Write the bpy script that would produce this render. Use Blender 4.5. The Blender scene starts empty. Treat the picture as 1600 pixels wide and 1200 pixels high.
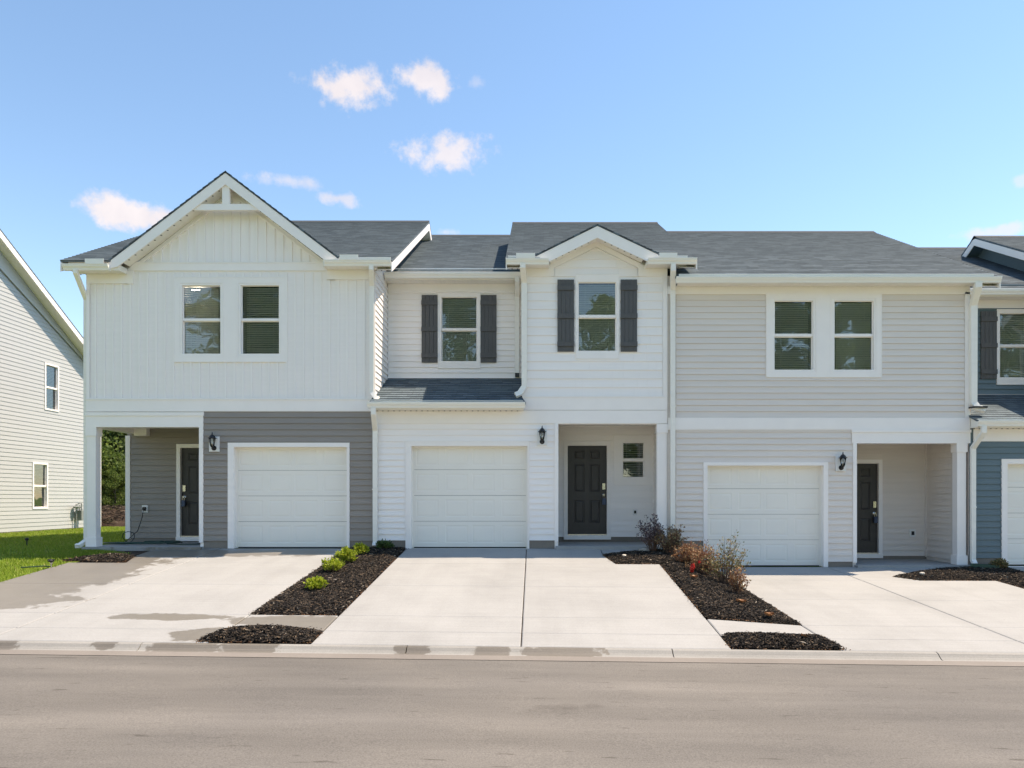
import bpy, bmesh, math, random
from mathutils import Vector, Matrix

rnd = random.Random(7)
scene = bpy.context.scene
COL = scene.collection

# ------------------------------------------------------------------ camera, sky, sun, exposure
F_PX, PPX, PPY, CAM_D, CAM_Z = 1140.0, 834.0, 780.0, 15.0, 1.01
cam_data = bpy.data.cameras.new('camera')
cam_data.sensor_width = 36.0
cam_data.lens = F_PX * 36.0 / 1600.0
cam_data.shift_x = -(PPX - 800.0) / 1600.0
cam_data.shift_y = (PPY - 600.0) / 1600.0
cam_data.clip_end = 3000.0
cam = bpy.data.objects.new('camera', cam_data)
cam.location = (0, -CAM_D, CAM_Z)
cam.rotation_euler = (math.radians(90), 0, 0)
COL.objects.link(cam)
scene.camera = cam

SUN_DIR = Vector((0.55, 0.11, 1.0)).normalized()       # towards the sun
SUN_EL = math.asin(SUN_DIR.z)
SUN_AZ = math.atan2(SUN_DIR.x, SUN_DIR.y)
world = bpy.data.worlds.new('World')
scene.world = world
world.use_nodes = True
SKY_STRENGTH = 0.118
def build_world():
    nt = world.node_tree; N = nt.nodes; L = nt.links
    N.clear()
    out = N.new('ShaderNodeOutputWorld'); bg = N.new('ShaderNodeBackground')
    bg.inputs['Strength'].default_value = SKY_STRENGTH
    sky = N.new('ShaderNodeTexSky'); sky.sky_type = 'NISHITA'; sky.sun_disc = False
    sky.sun_elevation = SUN_EL; sky.sun_rotation = SUN_AZ
    sky.altitude = 200; sky.air_density = 1.0; sky.dust_density = 0.0; sky.ozone_density = 3.0
    tc = N.new('ShaderNodeTexCoord')
    noise = N.new('ShaderNodeTexNoise'); noise.inputs['Scale'].default_value = 30.0
    noise.inputs['Detail'].default_value = 7.0; noise.inputs['Roughness'].default_value = 0.62
    L.new(tc.outputs['Generated'], noise.inputs['Vector'])
    ncent = N.new('ShaderNodeMath'); ncent.operation = 'MULTIPLY_ADD'
    ncent.inputs[1].default_value = 2.3; ncent.inputs[2].default_value = -1.15
    L.new(noise.outputs['Fac'], ncent.inputs[0])
    clouds = [(555, 133, 78, 38, .9), (668, 126, 62, 34, .85), (698, 241, 82, 33, .8), (205, 334, 104, 33, .9),
              (450, 282, 70, 16, .5), (531, 310, 40, 15, .6), (695, 363, 30, 12, .5), (1555, 361, 75, 14, .6),
              (1594, 284, 16, 14, .4), (745, 130, 22, 12, .25)]
    rr = random.Random(3)
    dirs = []
    for px, py, rx, rz, op in clouds:
        d = Vector((px - PPX, F_PX, PPY - py)); ln = d.length
        dirs.append((d.normalized(), rx / ln, rz / ln, op))
    for k in range(7):                                    # the same fair-weather puffs go on outside the view
        az = math.radians(70 + k * 33 + rr.uniform(-9, 9)); el = math.radians(rr.uniform(14, 34))
        d = Vector((math.sin(az) * math.cos(el), math.cos(az) * math.cos(el), math.sin(el)))
        dirs.append((d, rr.uniform(.03, .07), rr.uniform(.015, .03), .85))
    mask = None; shade = None
    for d, ax, az_, op in dirs:
        mp = N.new('ShaderNodeMapping'); mp.vector_type = 'TEXTURE'
        el = math.asin(d.z); a = math.atan2(d.x, d.y)
        mp.inputs['Location'].default_value = d
        mp.inputs['Rotation'].default_value = (el, 0, -a)
        mp.inputs['Scale'].default_value = (ax, 0.25, az_)
        L.new(tc.outputs['Generated'], mp.inputs['Vector'])
        ln = N.new('ShaderNodeVectorMath'); ln.operation = 'LENGTH'
        L.new(mp.outputs[0], ln.inputs[0])
        sub = N.new('ShaderNodeMath'); sub.operation = 'SUBTRACT'      # noise - r
        L.new(ncent.outputs[0], sub.inputs[0]); L.new(ln.outputs['Value'], sub.inputs[1])
        mr = N.new('ShaderNodeMapRange'); mr.interpolation_type = 'SMOOTHSTEP'
        mr.inputs['From Min'].default_value = -0.92; mr.inputs['From Max'].default_value = -0.22
        mr.inputs['To Max'].default_value = op
        L.new(sub.outputs[0], mr.inputs['Value'])
        if mask is None: mask = mr.outputs[0]
        else:
            mx = N.new('ShaderNodeMath'); mx.operation = 'MAXIMUM'
            L.new(mask, mx.inputs[0]); L.new(mr.outputs[0], mx.inputs[1]); mask = mx.outputs[0]
    mix = N.new('ShaderNodeMix'); mix.data_type = 'RGBA'
    L.new(mask, mix.inputs['Factor'])
    hs = N.new('ShaderNodeHueSaturation'); hs.inputs['Hue'].default_value = .496; hs.inputs['Saturation'].default_value = 1.1
    L.new(sky.outputs[0], hs.inputs['Color']); L.new(hs.outputs[0], mix.inputs['A'])
    cl = N.new('ShaderNodeMix'); cl.data_type = 'RGBA'
    n2 = N.new('ShaderNodeTexNoise'); n2.inputs['Scale'].default_value = 22.0; n2.inputs['Detail'].default_value = 4
    L.new(tc.outputs['Generated'], n2.inputs['Vector'])
    L.new(n2.outputs['Fac'], cl.inputs['Factor'])
    cl.inputs['A'].default_value = (2.4, 2.55, 3.1, 1); cl.inputs['B'].default_value = (3.7, 3.8, 4.2, 1)
    L.new(cl.outputs['Result'], mix.inputs['B'])
    L.new(mix.outputs['Result'], bg.inputs['Color'])
    L.new(bg.outputs[0], out.inputs['Surface'])
build_world()

sun_data = bpy.data.lights.new('sun', 'SUN')
sun_data.energy = 2.95
sun_data.angle = math.radians(0.5)
sun_data.color = (1.0, 0.945, 0.86)
sun = bpy.data.objects.new('sun', sun_data)
sun.rotation_euler = SUN_DIR.to_track_quat('Z', 'Y').to_euler()
sun.location = (20, 5, 40)
COL.objects.link(sun)

vs = scene.view_settings
scene.display_settings.display_device = 'sRGB'
vs.view_transform = 'Standard'; vs.look = 'None'; vs.gamma = 1.0; vs.use_curve_mapping = False
vs.exposure = 1.31
vs.use_white_balance = True; vs.white_balance_temperature = 8000; vs.white_balance_tint = 15

# ------------------------------------------------------------------ measuring: photo pixel + known distance -> metres
def UX(px, Y=0.0): return (px - PPX) * (Y + CAM_D) / F_PX
def UZ(py, Y=0.0): return CAM_Z + (PPY - py) * (Y + CAM_D) / F_PX

# ------------------------------------------------------------------ materials
MATS = {}
def new_mat(name):
    m = bpy.data.materials.new(name); m.use_nodes = True
    nt = m.node_tree; b = nt.nodes['Principled BSDF']
    MATS[name] = m
    return m, nt, b
def nd(nt, t, **kw):
    n = nt.nodes.new(t)
    for k, v in kw.items():
        if k in n.inputs: n.inputs[k].default_value = v
        else: setattr(n, k, v)
    return n
def ramp(nt, stops):
    r = nt.nodes.new('ShaderNodeValToRGB')
    e = r.color_ramp.elements
    while len(e) < len(stops): e.new(0.5)
    for k, (p, c) in enumerate(stops):
        e[k].position = p; e[k].color = (*c, 1) if len(c) == 3 else c
    return r
def mapping(nt, scale=(1, 1, 1), kind='Object'):
    tc = nt.nodes.new('ShaderNodeTexCoord'); mp = nt.nodes.new('ShaderNodeMapping')
    mp.inputs['Scale'].default_value = scale
    nt.links.new(tc.outputs[kind], mp.inputs['Vector'])
    return mp.outputs[0]
def bump(nt, b, h, strength=.3, dist=.01):
    n = nd(nt, 'ShaderNodeBump', Strength=strength, Distance=dist)
    nt.links.new(h, n.inputs['Height']); nt.links.new(n.outputs[0], b.inputs['Normal'])

def simple(name, col, rough=.5, var=.06, scale=3.0, grain=None, metallic=0.0, spec=.5, bstr=.15, island=0.0):
    """paint / vinyl / metal: slightly uneven colour, fine grain relief"""
    m, nt, b = new_mat(name); L = nt.links
    v = mapping(nt, grain or (1, 1, 1))
    n = nd(nt, 'ShaderNodeTexNoise', Scale=scale, Detail=5.0, Roughness=.6)
    L.new(v, n.inputs['Vector'])
    lo = tuple(max(0, c * (1 - var)) for c in col); hi = tuple(min(1, c * (1 + var)) for c in col)
    r = ramp(nt, [(.3, lo), (.7, hi)]); L.new(n.outputs['Fac'], r.inputs['Fac'])
    src = r.outputs[0]
    if island:
        g = nt.nodes.new('ShaderNodeObjectInfo')
        mr = nd(nt, 'ShaderNodeMapRange'); mr.inputs['To Min'].default_value = 1 - island; mr.inputs['To Max'].default_value = 1 + island
        L.new(g.outputs['Random'], mr.inputs['Value'])
        mx = nt.nodes.new('ShaderNodeVectorMath'); mx.operation = 'SCALE'
        L.new(src, mx.inputs[0]); L.new(mr.outputs[0], mx.inputs['Scale']); src = mx.outputs[0]
    L.new(src, b.inputs['Base Color'])
    b.inputs['Roughness'].default_value = rough; b.inputs['Metallic'].default_value = metallic
    b.inputs['Specular IOR Level'].default_value = spec
    if bstr:
        n2 = nd(nt, 'ShaderNodeTexNoise', Scale=scale * 14, Detail=3.0); L.new(v, n2.inputs['Vector'])
        bump(nt, b, n2.outputs['Fac'], bstr, .002)
    return m

WG = (.6, 6, 8)      # grain stretched along x
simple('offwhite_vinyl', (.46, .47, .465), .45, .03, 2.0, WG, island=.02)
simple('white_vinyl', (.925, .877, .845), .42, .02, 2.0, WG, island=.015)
simple('white_batten_vinyl', (.925, .877, .845), .42, .02, 2.0, (6, 6, .6), island=.012)
simple('grey_vinyl', (.285, .25, .22), .45, .05, 2.0, WG, island=.035)
simple('beige_vinyl', (.755, .685, .63), .45, .03, 2.0, WG, island=.02)
simple('blue_vinyl', (.112, .165, .185), .45, .05, 2.0, WG, island=.035)
simple('trim_white', (.925, .877, .845), .45, .02, 2.5)
simple('soffit_white', (.86, .82, .75), .5, .02, 3.0)
simple('soffit_blue', (.10, .17, .235), .5, .04, 3.0)
simple('gutter_white', (.87, .84, .78), .35, .025, 3.0, (.5, 4, 4))
simple('garage_cream', (.875, .84, .775), .42, .02, 1.2)
simple('door_charcoal', (.042, .038, .037), .45, .1, 6.0, (4, 4, .6))
simple('shutter_charcoal', (.085, .083, .084), .5, .1, 6.0, (6, 6, .7))
simple('black_metal', (.012, .012, .013), .4, .2, 10.0)
simple('flashing_black', (.02, .02, .022), .5, .2, 10.0)
simple('nickel', (.55, .53, .49), .25, .05, 5.0, metallic=1.0)
simple('lockbox_blue', (.025, .055, .12), .4, .1, 6.0)
simple('outlet_white', (.78, .78, .77), .4, .02, 5.0)
simple('blind_white', (.84, .84, .80), .55, .03, 4.0)
simple('room_wall', (.38, .38, .36), .8, .03, 2.0)
simple('meter_grey', (.22, .24, .23), .5, .1, 6.0)
simple('hose_green', (.012, .05, .035), .45, .2, 12.0)
simple('splash_green', (.03, .085, .06), .5, .15, 8.0)
simple('rock_white', (.62, .58, .50), .85, .15, 9.0, bstr=.6)
simple('stone_grey', (.33, .31, .28), .85, .2, 9.0, bstr=.6)
simple('bark', (.10, .075, .055), .9, .35, 5.0, (5, 5, .8), bstr=.7)
simple('twig', (.13, .075, .05), .85, .25, 9.0)

def lit_disc():
    m, nt, b = new_mat('lamp_glow')
    b.inputs['Emission Color'].default_value = (1, .95, .86, 1); b.inputs['Emission Strength'].default_value = 14
lit_disc()

def glass_mat():
    m, nt, b = new_mat('window_glass'); L = nt.links
    nt.nodes.remove(b)
    out = nt.nodes['Material Output']
    tr = nd(nt, 'ShaderNodeBsdfTransparent'); tr.inputs['Color'].default_value = (.93, .97, .93, 1)
    gl = nd(nt, 'ShaderNodeBsdfGlossy', Roughness=.012); gl.inputs['Color'].default_value = (.93, .97, 1, 1)
    v = mapping(nt, (1, 1, 1)); n = nd(nt, 'ShaderNodeTexNoise', Scale=2.2, Detail=1.0); L.new(v, n.inputs['Vector'])
    bp = nd(nt, 'ShaderNodeBump', Strength=.05, Distance=.05); L.new(n.outputs['Fac'], bp.inputs['Height']); L.new(bp.outputs[0], gl.inputs['Normal'])
    fr = nd(nt, 'ShaderNodeFresnel', IOR=2.15)
    mx = nd(nt, 'ShaderNodeMixShader'); L.new(fr.outputs[0], mx.inputs[0]); L.new(tr.outputs[0], mx.inputs[1]); L.new(gl.outputs[0], mx.inputs[2])
    L.new(mx.outputs[0], out.inputs['Surface'])
    m, nt, b = new_mat('lantern_glass')
    L = nt.links; nt.nodes.remove(b); out = nt.nodes['Material Output']
    tr = nd(nt, 'ShaderNodeBsdfTransparent'); tr.inputs['Color'].default_value = (.9, .92, .92, 1)
    gl = nd(nt, 'ShaderNodeBsdfGlossy', Roughness=.05)
    fr = nd(nt, 'ShaderNodeFresnel', IOR=1.6)
    mx = nd(nt, 'ShaderNodeMixShader'); L.new(fr.outputs[0], mx.inputs[0]); L.new(tr.outputs[0], mx.inputs[1]); L.new(gl.outputs[0], mx.inputs[2])
    L.new(mx.outputs[0], out.inputs['Surface'])
glass_mat()

def shingle_mat():
    m, nt, b = new_mat('shingles'); L = nt.links
    uv = nt.nodes.new('ShaderNodeUVMap'); uv.uv_map = 'UVMap'
    br = nd(nt, 'ShaderNodeTexBrick', Scale=1.0); br.offset = .37; br.offset_frequency = 3; br.squash = 1.0
    br.inputs['Brick Width'].default_value = .23; br.inputs['Row Height'].default_value = .143
    br.inputs['Mortar Size'].default_value = .003
    br.inputs['Color1'].default_value = (.062, .093, .112, 1); br.inputs['Color2'].default_value = (.115, .158, .182, 1)
    br.inputs['Mortar'].default_value = (.045, .055, .062, 1)
    L.new(uv.outputs[0], br.inputs['Vector'])
    mp = nt.nodes.new('ShaderNodeMapping'); mp.inputs['Scale'].default_value = (.9, 5, 1); L.new(uv.outputs[0], mp.inputs['Vector'])
    n = nd(nt, 'ShaderNodeTexNoise', Scale=2.4, Detail=6.0, Roughness=.7); L.new(mp.outputs[0], n.inputs['Vector'])
    r = ramp(nt, [(.25, (.55, .55, .56)), (.5, (1, 1, 1)), (.8, (1.6, 1.6, 1.58))]); L.new(n.outputs['Fac'], r.inputs['Fac'])
    mx = nd(nt, 'ShaderNodeMix', data_type='RGBA', blend_type='MULTIPLY'); mx.inputs['Factor'].default_value = .75
    L.new(br.outputs['Color'], mx.inputs['A']); L.new(r.outputs[0], mx.inputs['B'])
    g = nd(nt, 'ShaderNodeTexNoise', Scale=240.0, Detail=2.0); L.new(uv.outputs[0], g.inputs['Vector'])
    r2 = ramp(nt, [(.3, (.6, .6, .6)), (.7, (1.4, 1.4, 1.4))]); L.new(g.outputs['Fac'], r2.inputs['Fac'])
    mx2 = nd(nt, 'ShaderNodeMix', data_type='RGBA', blend_type='MULTIPLY'); mx2.inputs['Factor'].default_value = .7
    L.new(mx.outputs['Result'], mx2.inputs['A']); L.new(r2.outputs[0], mx2.inputs['B'])
    L.new(mx2.outputs['Result'], b.inputs['Base Color'])
    b.inputs['Roughness'].default_value = .9
    bump(nt, b, g.outputs['Fac'], .5, .004)
shingle_mat()

def concrete_mat(name, base, wet=None, nscale=2.6):
    m, nt, b = new_mat(name); L = nt.links
    v = mapping(nt, (1, 1, 1))
    n1 = nd(nt, 'ShaderNodeTexNoise', Scale=.7, Detail=7.0, Roughness=.62); L.new(v, n1.inputs['Vector'])
    r1 = ramp(nt, [(.25, tuple(c * .84 for c in base)), (.55, base), (.8, tuple(min(1, c * 1.08) for c in base))]); L.new(n1.outputs['Fac'], r1.inputs['Fac'])
    vb = mapping(nt, (.5, 70, 8))
    n2 = nd(nt, 'ShaderNodeTexNoise', Scale=1.0, Detail=4.0); L.new(vb, n2.inputs['Vector'])
    r2 = ramp(nt, [(.3, (.93, .93, .93)), (.7, (1.04, 1.04, 1.04))]); L.new(n2.outputs['Fac'], r2.inputs['Fac'])
    mx = nd(nt, 'ShaderNodeMix', data_type='RGBA', blend_type='MULTIPLY'); mx.inputs['Factor'].default_value = 1
    L.new(r1.outputs[0], mx.inputs['A']); L.new(r2.outputs[0], mx.inputs['B'])
    src = mx.outputs['Result']
    n3 = nd(nt, 'ShaderNodeTexNoise', Scale=60.0, Detail=3.0); L.new(v, n3.inputs['Vector'])
    r3 = ramp(nt, [(.35, (.9, .9, .9)), (.65, (1.05, 1.05, 1.05))]); L.new(n3.outputs['Fac'], r3.inputs['Fac'])
    mx3 = nd(nt, 'ShaderNodeMix', data_type='RGBA', blend_type='MULTIPLY'); mx3.inputs['Factor'].default_value = .8
    L.new(src, mx3.inputs['A']); L.new(r3.outputs[0], mx3.inputs['B']); src = mx3.outputs['Result']
    vt = mapping(nt, (3.2, .12, 1))
    n5 = nd(nt, 'ShaderNodeTexNoise', Scale=1.0, Detail=4.0, Roughness=.55); L.new(vt, n5.inputs['Vector'])
    r5 = ramp(nt, [(.32, (.88, .875, .865)), (.52, (1, 1, 1))]); L.new(n5.outputs['Fac'], r5.inputs['Fac'])
    n6 = nd(nt, 'ShaderNodeTexNoise', Scale=9.0, Detail=2.0); L.new(v, n6.inputs['Vector'])
    r6 = ramp(nt, [(.74, (1, 1, 1)), (.78, (.72, .68, .62))]); L.new(n6.outputs['Fac'], r6.inputs['Fac'])
    for q in (r5, r6):
        mq = nd(nt, 'ShaderNodeMix', data_type='RGBA', blend_type='MULTIPLY'); mq.inputs['Factor'].default_value = .38
        L.new(src, mq.inputs['A']); L.new(q.outputs[0], mq.inputs['B']); src = mq.outputs['Result']
    if wet:
        # water stains: soft-edged blobs (centre x, y, radius x, radius y) broken up by noise
        mask = None
        nz = nd(nt, 'ShaderNodeTexNoise', Scale=nscale, Detail=5.0, Roughness=.6); L.new(v, nz.inputs['Vector'])
        na = nd(nt, 'ShaderNodeMath', operation='MULTIPLY_ADD'); na.inputs[1].default_value = 1.7; na.inputs[2].default_value = -.85
        L.new(nz.outputs['Fac'], na.inputs[0])
        for (cx, cy, rx, ry, rot) in wet:
            mp = nt.nodes.new('ShaderNodeMapping'); mp.vector_type = 'TEXTURE'
            mp.inputs['Location'].default_value = (cx, cy, 0); mp.inputs['Scale'].default_value = (rx, ry, 50)
            mp.inputs['Rotation'].default_value = (0, 0, math.radians(rot))
            tc = nt.nodes.new('ShaderNodeTexCoord'); L.new(tc.outputs['Object'], mp.inputs['Vector'])
            ln = nd(nt, 'ShaderNodeVectorMath', operation='LENGTH'); L.new(mp.outputs[0], ln.inputs[0])
            s = nd(nt, 'ShaderNodeMath', operation='SUBTRACT'); L.new(na.outputs[0], s.inputs[0]); L.new(ln.outputs['Value'], s.inputs[1])
            mr = nd(nt, 'ShaderNodeMapRange'); mr.inputs['From Min'].default_value = -1.04; mr.inputs['From Max'].default_value = -.90
            L.new(s.outputs[0], mr.inputs['Value'])
            if mask is None: mask = mr.outputs[0]
            else:
                q = nd(nt, 'ShaderNodeMath', operation='MAXIMUM'); L.new(mask, q.inputs[0]); L.new(mr.outputs[0], q.inputs[1]); mask = q.outputs[0]
        dk = nd(nt, 'ShaderNodeMix', data_type='RGBA', blend_type='MULTIPLY')
        L.new(mask, dk.inputs['Factor']); L.new(src, dk.inputs['A']); dk.inputs['B'].default_value = (.60, .55, .49, 1)
        src = dk.outputs['Result']
        mr = nd(nt, 'ShaderNodeMapRange'); mr.inputs['To Min'].default_value = .85; mr.inputs['To Max'].default_value = .42
        L.new(mask, mr.inputs['Value']); L.new(mr.outputs[0], b.inputs['Roughness'])
    else:
        b.inputs['Roughness'].default_value = .85
    L.new(src, b.inputs['Base Color'])
    bump(nt, b, n2.outputs['Fac'], .25, .004)
concrete_mat('concrete', (.345, .345, .333))
concrete_mat('concrete_wet', (.345, .345, .333), wet=[(-8.1, -1.7, 1.5, 1.4, 0), (-7.9, -3.3, 1.1, 1.3, 0), (-8.0, -4.6, 1.5, .55, 0), (-6.6, -.55, 3.0, .42, 0),
    (-4.75, -5.35, .85, .17, 0), (-3.95, -6.15, .55, .30, 0), (-3.4, -5.5, .7, .25, 0), (-2.75, -5.6, .5, .35, 0)])
concrete_mat('kerb_concrete', (.31, .30, .275), wet=[(-6.3, -6.55, .35, .15, 0), (-4.05, -6.55, .42, .16, 0), (-3.3, -6.55, .35, .16, 0), (-1.4, -6.55, .2, .2, 0), (.35, -6.55, .45, .2, 0), (-.5, -6.55, .22, .2, 0), (-5.0, -6.5, .15, .1, 0)], nscale=8.0)
concrete_mat('gutter_concrete', (.23, .205, .18))
concrete_mat('foundation_block', (.25, .215, .18))

def asphalt_mat():
    m, nt, b = new_mat('road_asphalt'); L = nt.links
    v = mapping(nt, (.16, 1.1, 1))
    n1 = nd(nt, 'ShaderNodeTexNoise', Scale=1.2, Detail=8.0, Roughness=.62); L.new(v, n1.inputs['Vector'])
    r1 = ramp(nt, [(.22, (.104, .096, .085)), (.5, (.151, .140, .124)), (.78, (.205, .190, .169))]); L.new(n1.outputs['Fac'], r1.inputs['Fac'])
    v2 = mapping(nt, (1, 1, 1))
    n2 = nd(nt, 'ShaderNodeTexNoise', Scale=75.0, Detail=5.0, Roughness=.75); L.new(v2, n2.inputs['Vector'])
    r2 = ramp(nt, [(.3, (.5, .5, .5)), (.5, (1, 1, 1)), (.72, (1.5, 1.5, 1.5))]); L.new(n2.outputs['Fac'], r2.inputs['Fac'])
    mx = nd(nt, 'ShaderNodeMix', data_type='RGBA', blend_type='MULTIPLY'); mx.inputs['Factor'].default_value = .8
    L.new(r1.outputs[0], mx.inputs['A']); L.new(r2.outputs[0], mx.inputs['B'])
    # scuffs: small dark dashes along the traffic direction
    v3 = mapping(nt, (2.2, 13, 1))
    n3 = nd(nt, 'ShaderNodeTexNoise', Scale=1.0, Detail=3.0, Roughness=.55); L.new(v3, n3.inputs['Vector'])
    r3 = ramp(nt, [(.665, (1, 1, 1)), (.72, (.6, .58, .56))]); L.new(n3.outputs['Fac'], r3.inputs['Fac'])
    mx2 = nd(nt, 'ShaderNodeMix', data_type='RGBA', blend_type='MULTIPLY'); mx2.inputs['Factor'].default_value = 1
    L.new(mx.outputs['Result'], mx2.inputs['A']); L.new(r3.outputs[0], mx2.inputs['B'])
    n4 = nd(nt, 'ShaderNodeTexNoise', Scale=.55, Detail=6.0); L.new(v2, n4.inputs['Vector'])
    r4 = ramp(nt, [(.35, (.9, .9, .91)), (.65, (1.06, 1.05, 1.04))]); L.new(n4.outputs['Fac'], r4.inputs['Fac'])
    mx3 = nd(nt, 'ShaderNodeMix', data_type='RGBA', blend_type='MULTIPLY'); mx3.inputs['Factor'].default_value = 1
    L.new(mx2.outputs['Result'], mx3.inputs['A']); L.new(r4.outputs[0], mx3.inputs['B'])
    mp = nt.nodes.new('ShaderNodeMapping'); mp.vector_type = 'TEXTURE'; mp.inputs['Location'].default_value = (.28, -8.75, 0); mp.inputs['Scale'].default_value = (.42, .2, 40); mp.inputs['Rotation'].default_value = (0, 0, .25)
    tc = nt.nodes.new('ShaderNodeTexCoord'); L.new(tc.outputs['Object'], mp.inputs['Vector'])
    ln = nd(nt, 'ShaderNodeVectorMath', operation='LENGTH'); L.new(mp.outputs[0], ln.inputs[0])
    n5 = nd(nt, 'ShaderNodeTexNoise', Scale=7.0, Detail=5.0); L.new(v2, n5.inputs['Vector'])
    sb_ = nd(nt, 'ShaderNodeMath', operation='MULTIPLY_ADD'); sb_.inputs[1].default_value = 2.4; sb_.inputs[2].default_value = -1.0; L.new(n5.outputs['Fac'], sb_.inputs[0])
    ss = nd(nt, 'ShaderNodeMath', operation='SUBTRACT'); L.new(sb_.outputs[0], ss.inputs[0]); L.new(ln.outputs['Value'], ss.inputs[1])
    mr = nd(nt, 'ShaderNodeMapRange'); mr.inputs['From Min'].default_value = -.7; mr.inputs['From Max'].default_value = .1; mr.inputs['To Max'].default_value = .45; L.new(ss.outputs[0], mr.inputs['Value'])
    mo = nd(nt, 'ShaderNodeMix', data_type='RGBA', blend_type='MULTIPLY'); mo.inputs['B'].default_value = (.45, .42, .40, 1)
    L.new(mr.outputs[0], mo.inputs['Factor']); L.new(mx3.outputs['Result'], mo.inputs['A'])
    L.new(mo.outputs['Result'], b.inputs['Base Color'])
    b.inputs['Roughness'].default_value = .9
    bump(nt, b, n2.outputs['Fac'], .5, .006)
asphalt_mat()

def ground_mat(name, stops, scale):
    m, nt, b = new_mat(name); L = nt.links
    v = mapping(nt, (1, 1, 1))
    n = nd(nt, 'ShaderNodeTexNoise', Scale=scale, Detail=8.0, Roughness=.65); L.new(v, n.inputs['Vector'])
    r = ramp(nt, stops); L.new(n.outputs['Fac'], r.inputs['Fac']); L.new(r.outputs[0], b.inputs['Base Color'])
    b.inputs['Roughness'].default_value = .95; b.inputs['Specular IOR Level'].default_value = .2
    n2 = nd(nt, 'ShaderNodeTexNoise', Scale=30.0, Detail=4.0); L.new(v, n2.inputs['Vector'])
    bump(nt, b, n2.outputs['Fac'], .6, .03)
ground_mat('turf', [(.3, (.11, .17, .018)), (.55, (.16, .24, .028)), (.75, (.23, .26, .06))], .8)
ground_mat('soil', [(.3, (.03, .019, .013)), (.55, (.055, .036, .025)), (.8, (.10, .072, .052))], 3.0)
ground_mat('mulch_base', [(.3, (.006, .005, .0045)), (.6, (.014, .010, .008)), (.85, (.03, .02, .014))], 9.0)

def leaf_mat(name, stops, trans=.25, rough=.5):
    m, nt, b = new_mat(name); L = nt.links
    g = nt.nodes.new('ShaderNodeNewGeometry')
    r = ramp(nt, stops); L.new(g.outputs['Random Per Island'], r.inputs['Fac'])
    L.new(r.outputs[0], b.inputs['Base Color']); b.inputs['Roughness'].default_value = rough
    b.inputs['Specular IOR Level'].default_value = .3
    if trans:
        out = nt.nodes['Material Output']
        t = nd(nt, 'ShaderNodeBsdfTranslucent'); L.new(r.outputs[0], t.inputs['Color'])
        mx = nd(nt, 'ShaderNodeMixShader'); mx.inputs[0].default_value = trans
        L.new(b.outputs[0], mx.inputs[1]); L.new(t.outputs[0], mx.inputs[2]); L.new(mx.outputs[0], out.inputs['Surface'])
leaf_mat('leaf_tree', [(0, (.06, .10, .022)), (.5, (.12, .18, .04)), (1, (.22, .29, .07))], .5)
leaf_mat('leaf_pine', [(0, (.034, .06, .02)), (.6, (.065, .11, .032)), (1, (.11, .165, .045))], .35)
leaf_mat('leaf_lime', [(0, (.17, .23, .015)), (.5, (.34, .42, .035)), (1, (.52, .56, .09))], .4)
leaf_mat('leaf_green', [(0, (.035, .075, .02)), (.6, (.07, .13, .035)), (1, (.13, .19, .06))], .3)
leaf_mat('leaf_bronze', [(0, (.10, .065, .05)), (.35, (.22, .135, .085)), (.6, (.34, .21, .11)), (.8, (.26, .23, .11)), (1, (.50, .42, .28))], .25)
leaf_mat('leaf_rust', [(0, (.15, .07, .045)), (.4, (.31, .14, .07)), (.75, (.38, .22, .11)), (1, (.50, .38, .23))], .25)
leaf_mat('leaf_olive', [(0, (.10, .10, .04)), (.4, (.20, .20, .08)), (.7, (.33, .26, .13)), (1, (.36, .20, .09))], .25)
leaf_mat('leaf_purple', [(0, (.05, .035, .04)), (.5, (.12, .085, .095)), (1, (.30, .27, .28))], .2)
leaf_mat('petal_red', [(0, (.36, .015, .018)), (1, (.55, .03, .02))], .2)
leaf_mat('leaf_dry', [(0, (.30, .13, .05)), (1, (.50, .27, .13))], .15)
leaf_mat('grass_blades', [(0, (.15, .22, .02)), (.5, (.24, .34, .035)), (.85, (.31, .40, .055)), (1, (.42, .38, .13))], .4)
leaf_mat('mulch_chip', [(0, (.010, .009, .0085)), (.45, (.025, .021, .018)), (.72, (.055, .044, .035)), (.9, (.10, .072, .05)), (.985, (.18, .125, .08)), (1, (.45, .40, .33))], 0, .95)
leaf_mat('clay', [(0, (.12, .055, .028)), (.6, (.24, .12, .06)), (1, (.34, .20, .11))], 0, .9)
leaf_mat('debris', [(0, (.025, .018, .013)), (.6, (.06, .042, .03)), (1, (.16, .12, .085))], 0, .9)

# ------------------------------------------------------------------ mesh helpers
class Frame:
    """wall coordinates: u along the wall, n out of it, z up"""
    def __init__(s, o, u, n): s.o, s.u, s.n = o, u, n
    def __call__(s, u, n, z):
        return (s.o[0] + u * s.u[0] + n * s.n[0], s.o[1] + u * s.u[1] + n * s.n[1], z)
def front(Y=0.0): return Frame((0, Y), (1, 0), (0, -1))
def side_right(X): return Frame((X, 0), (0, 1), (1, 0))      # faces +x, u = y
def side_left(X): return Frame((X, 0), (0, 1), (-1, 0))      # faces -x, u = y

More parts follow.
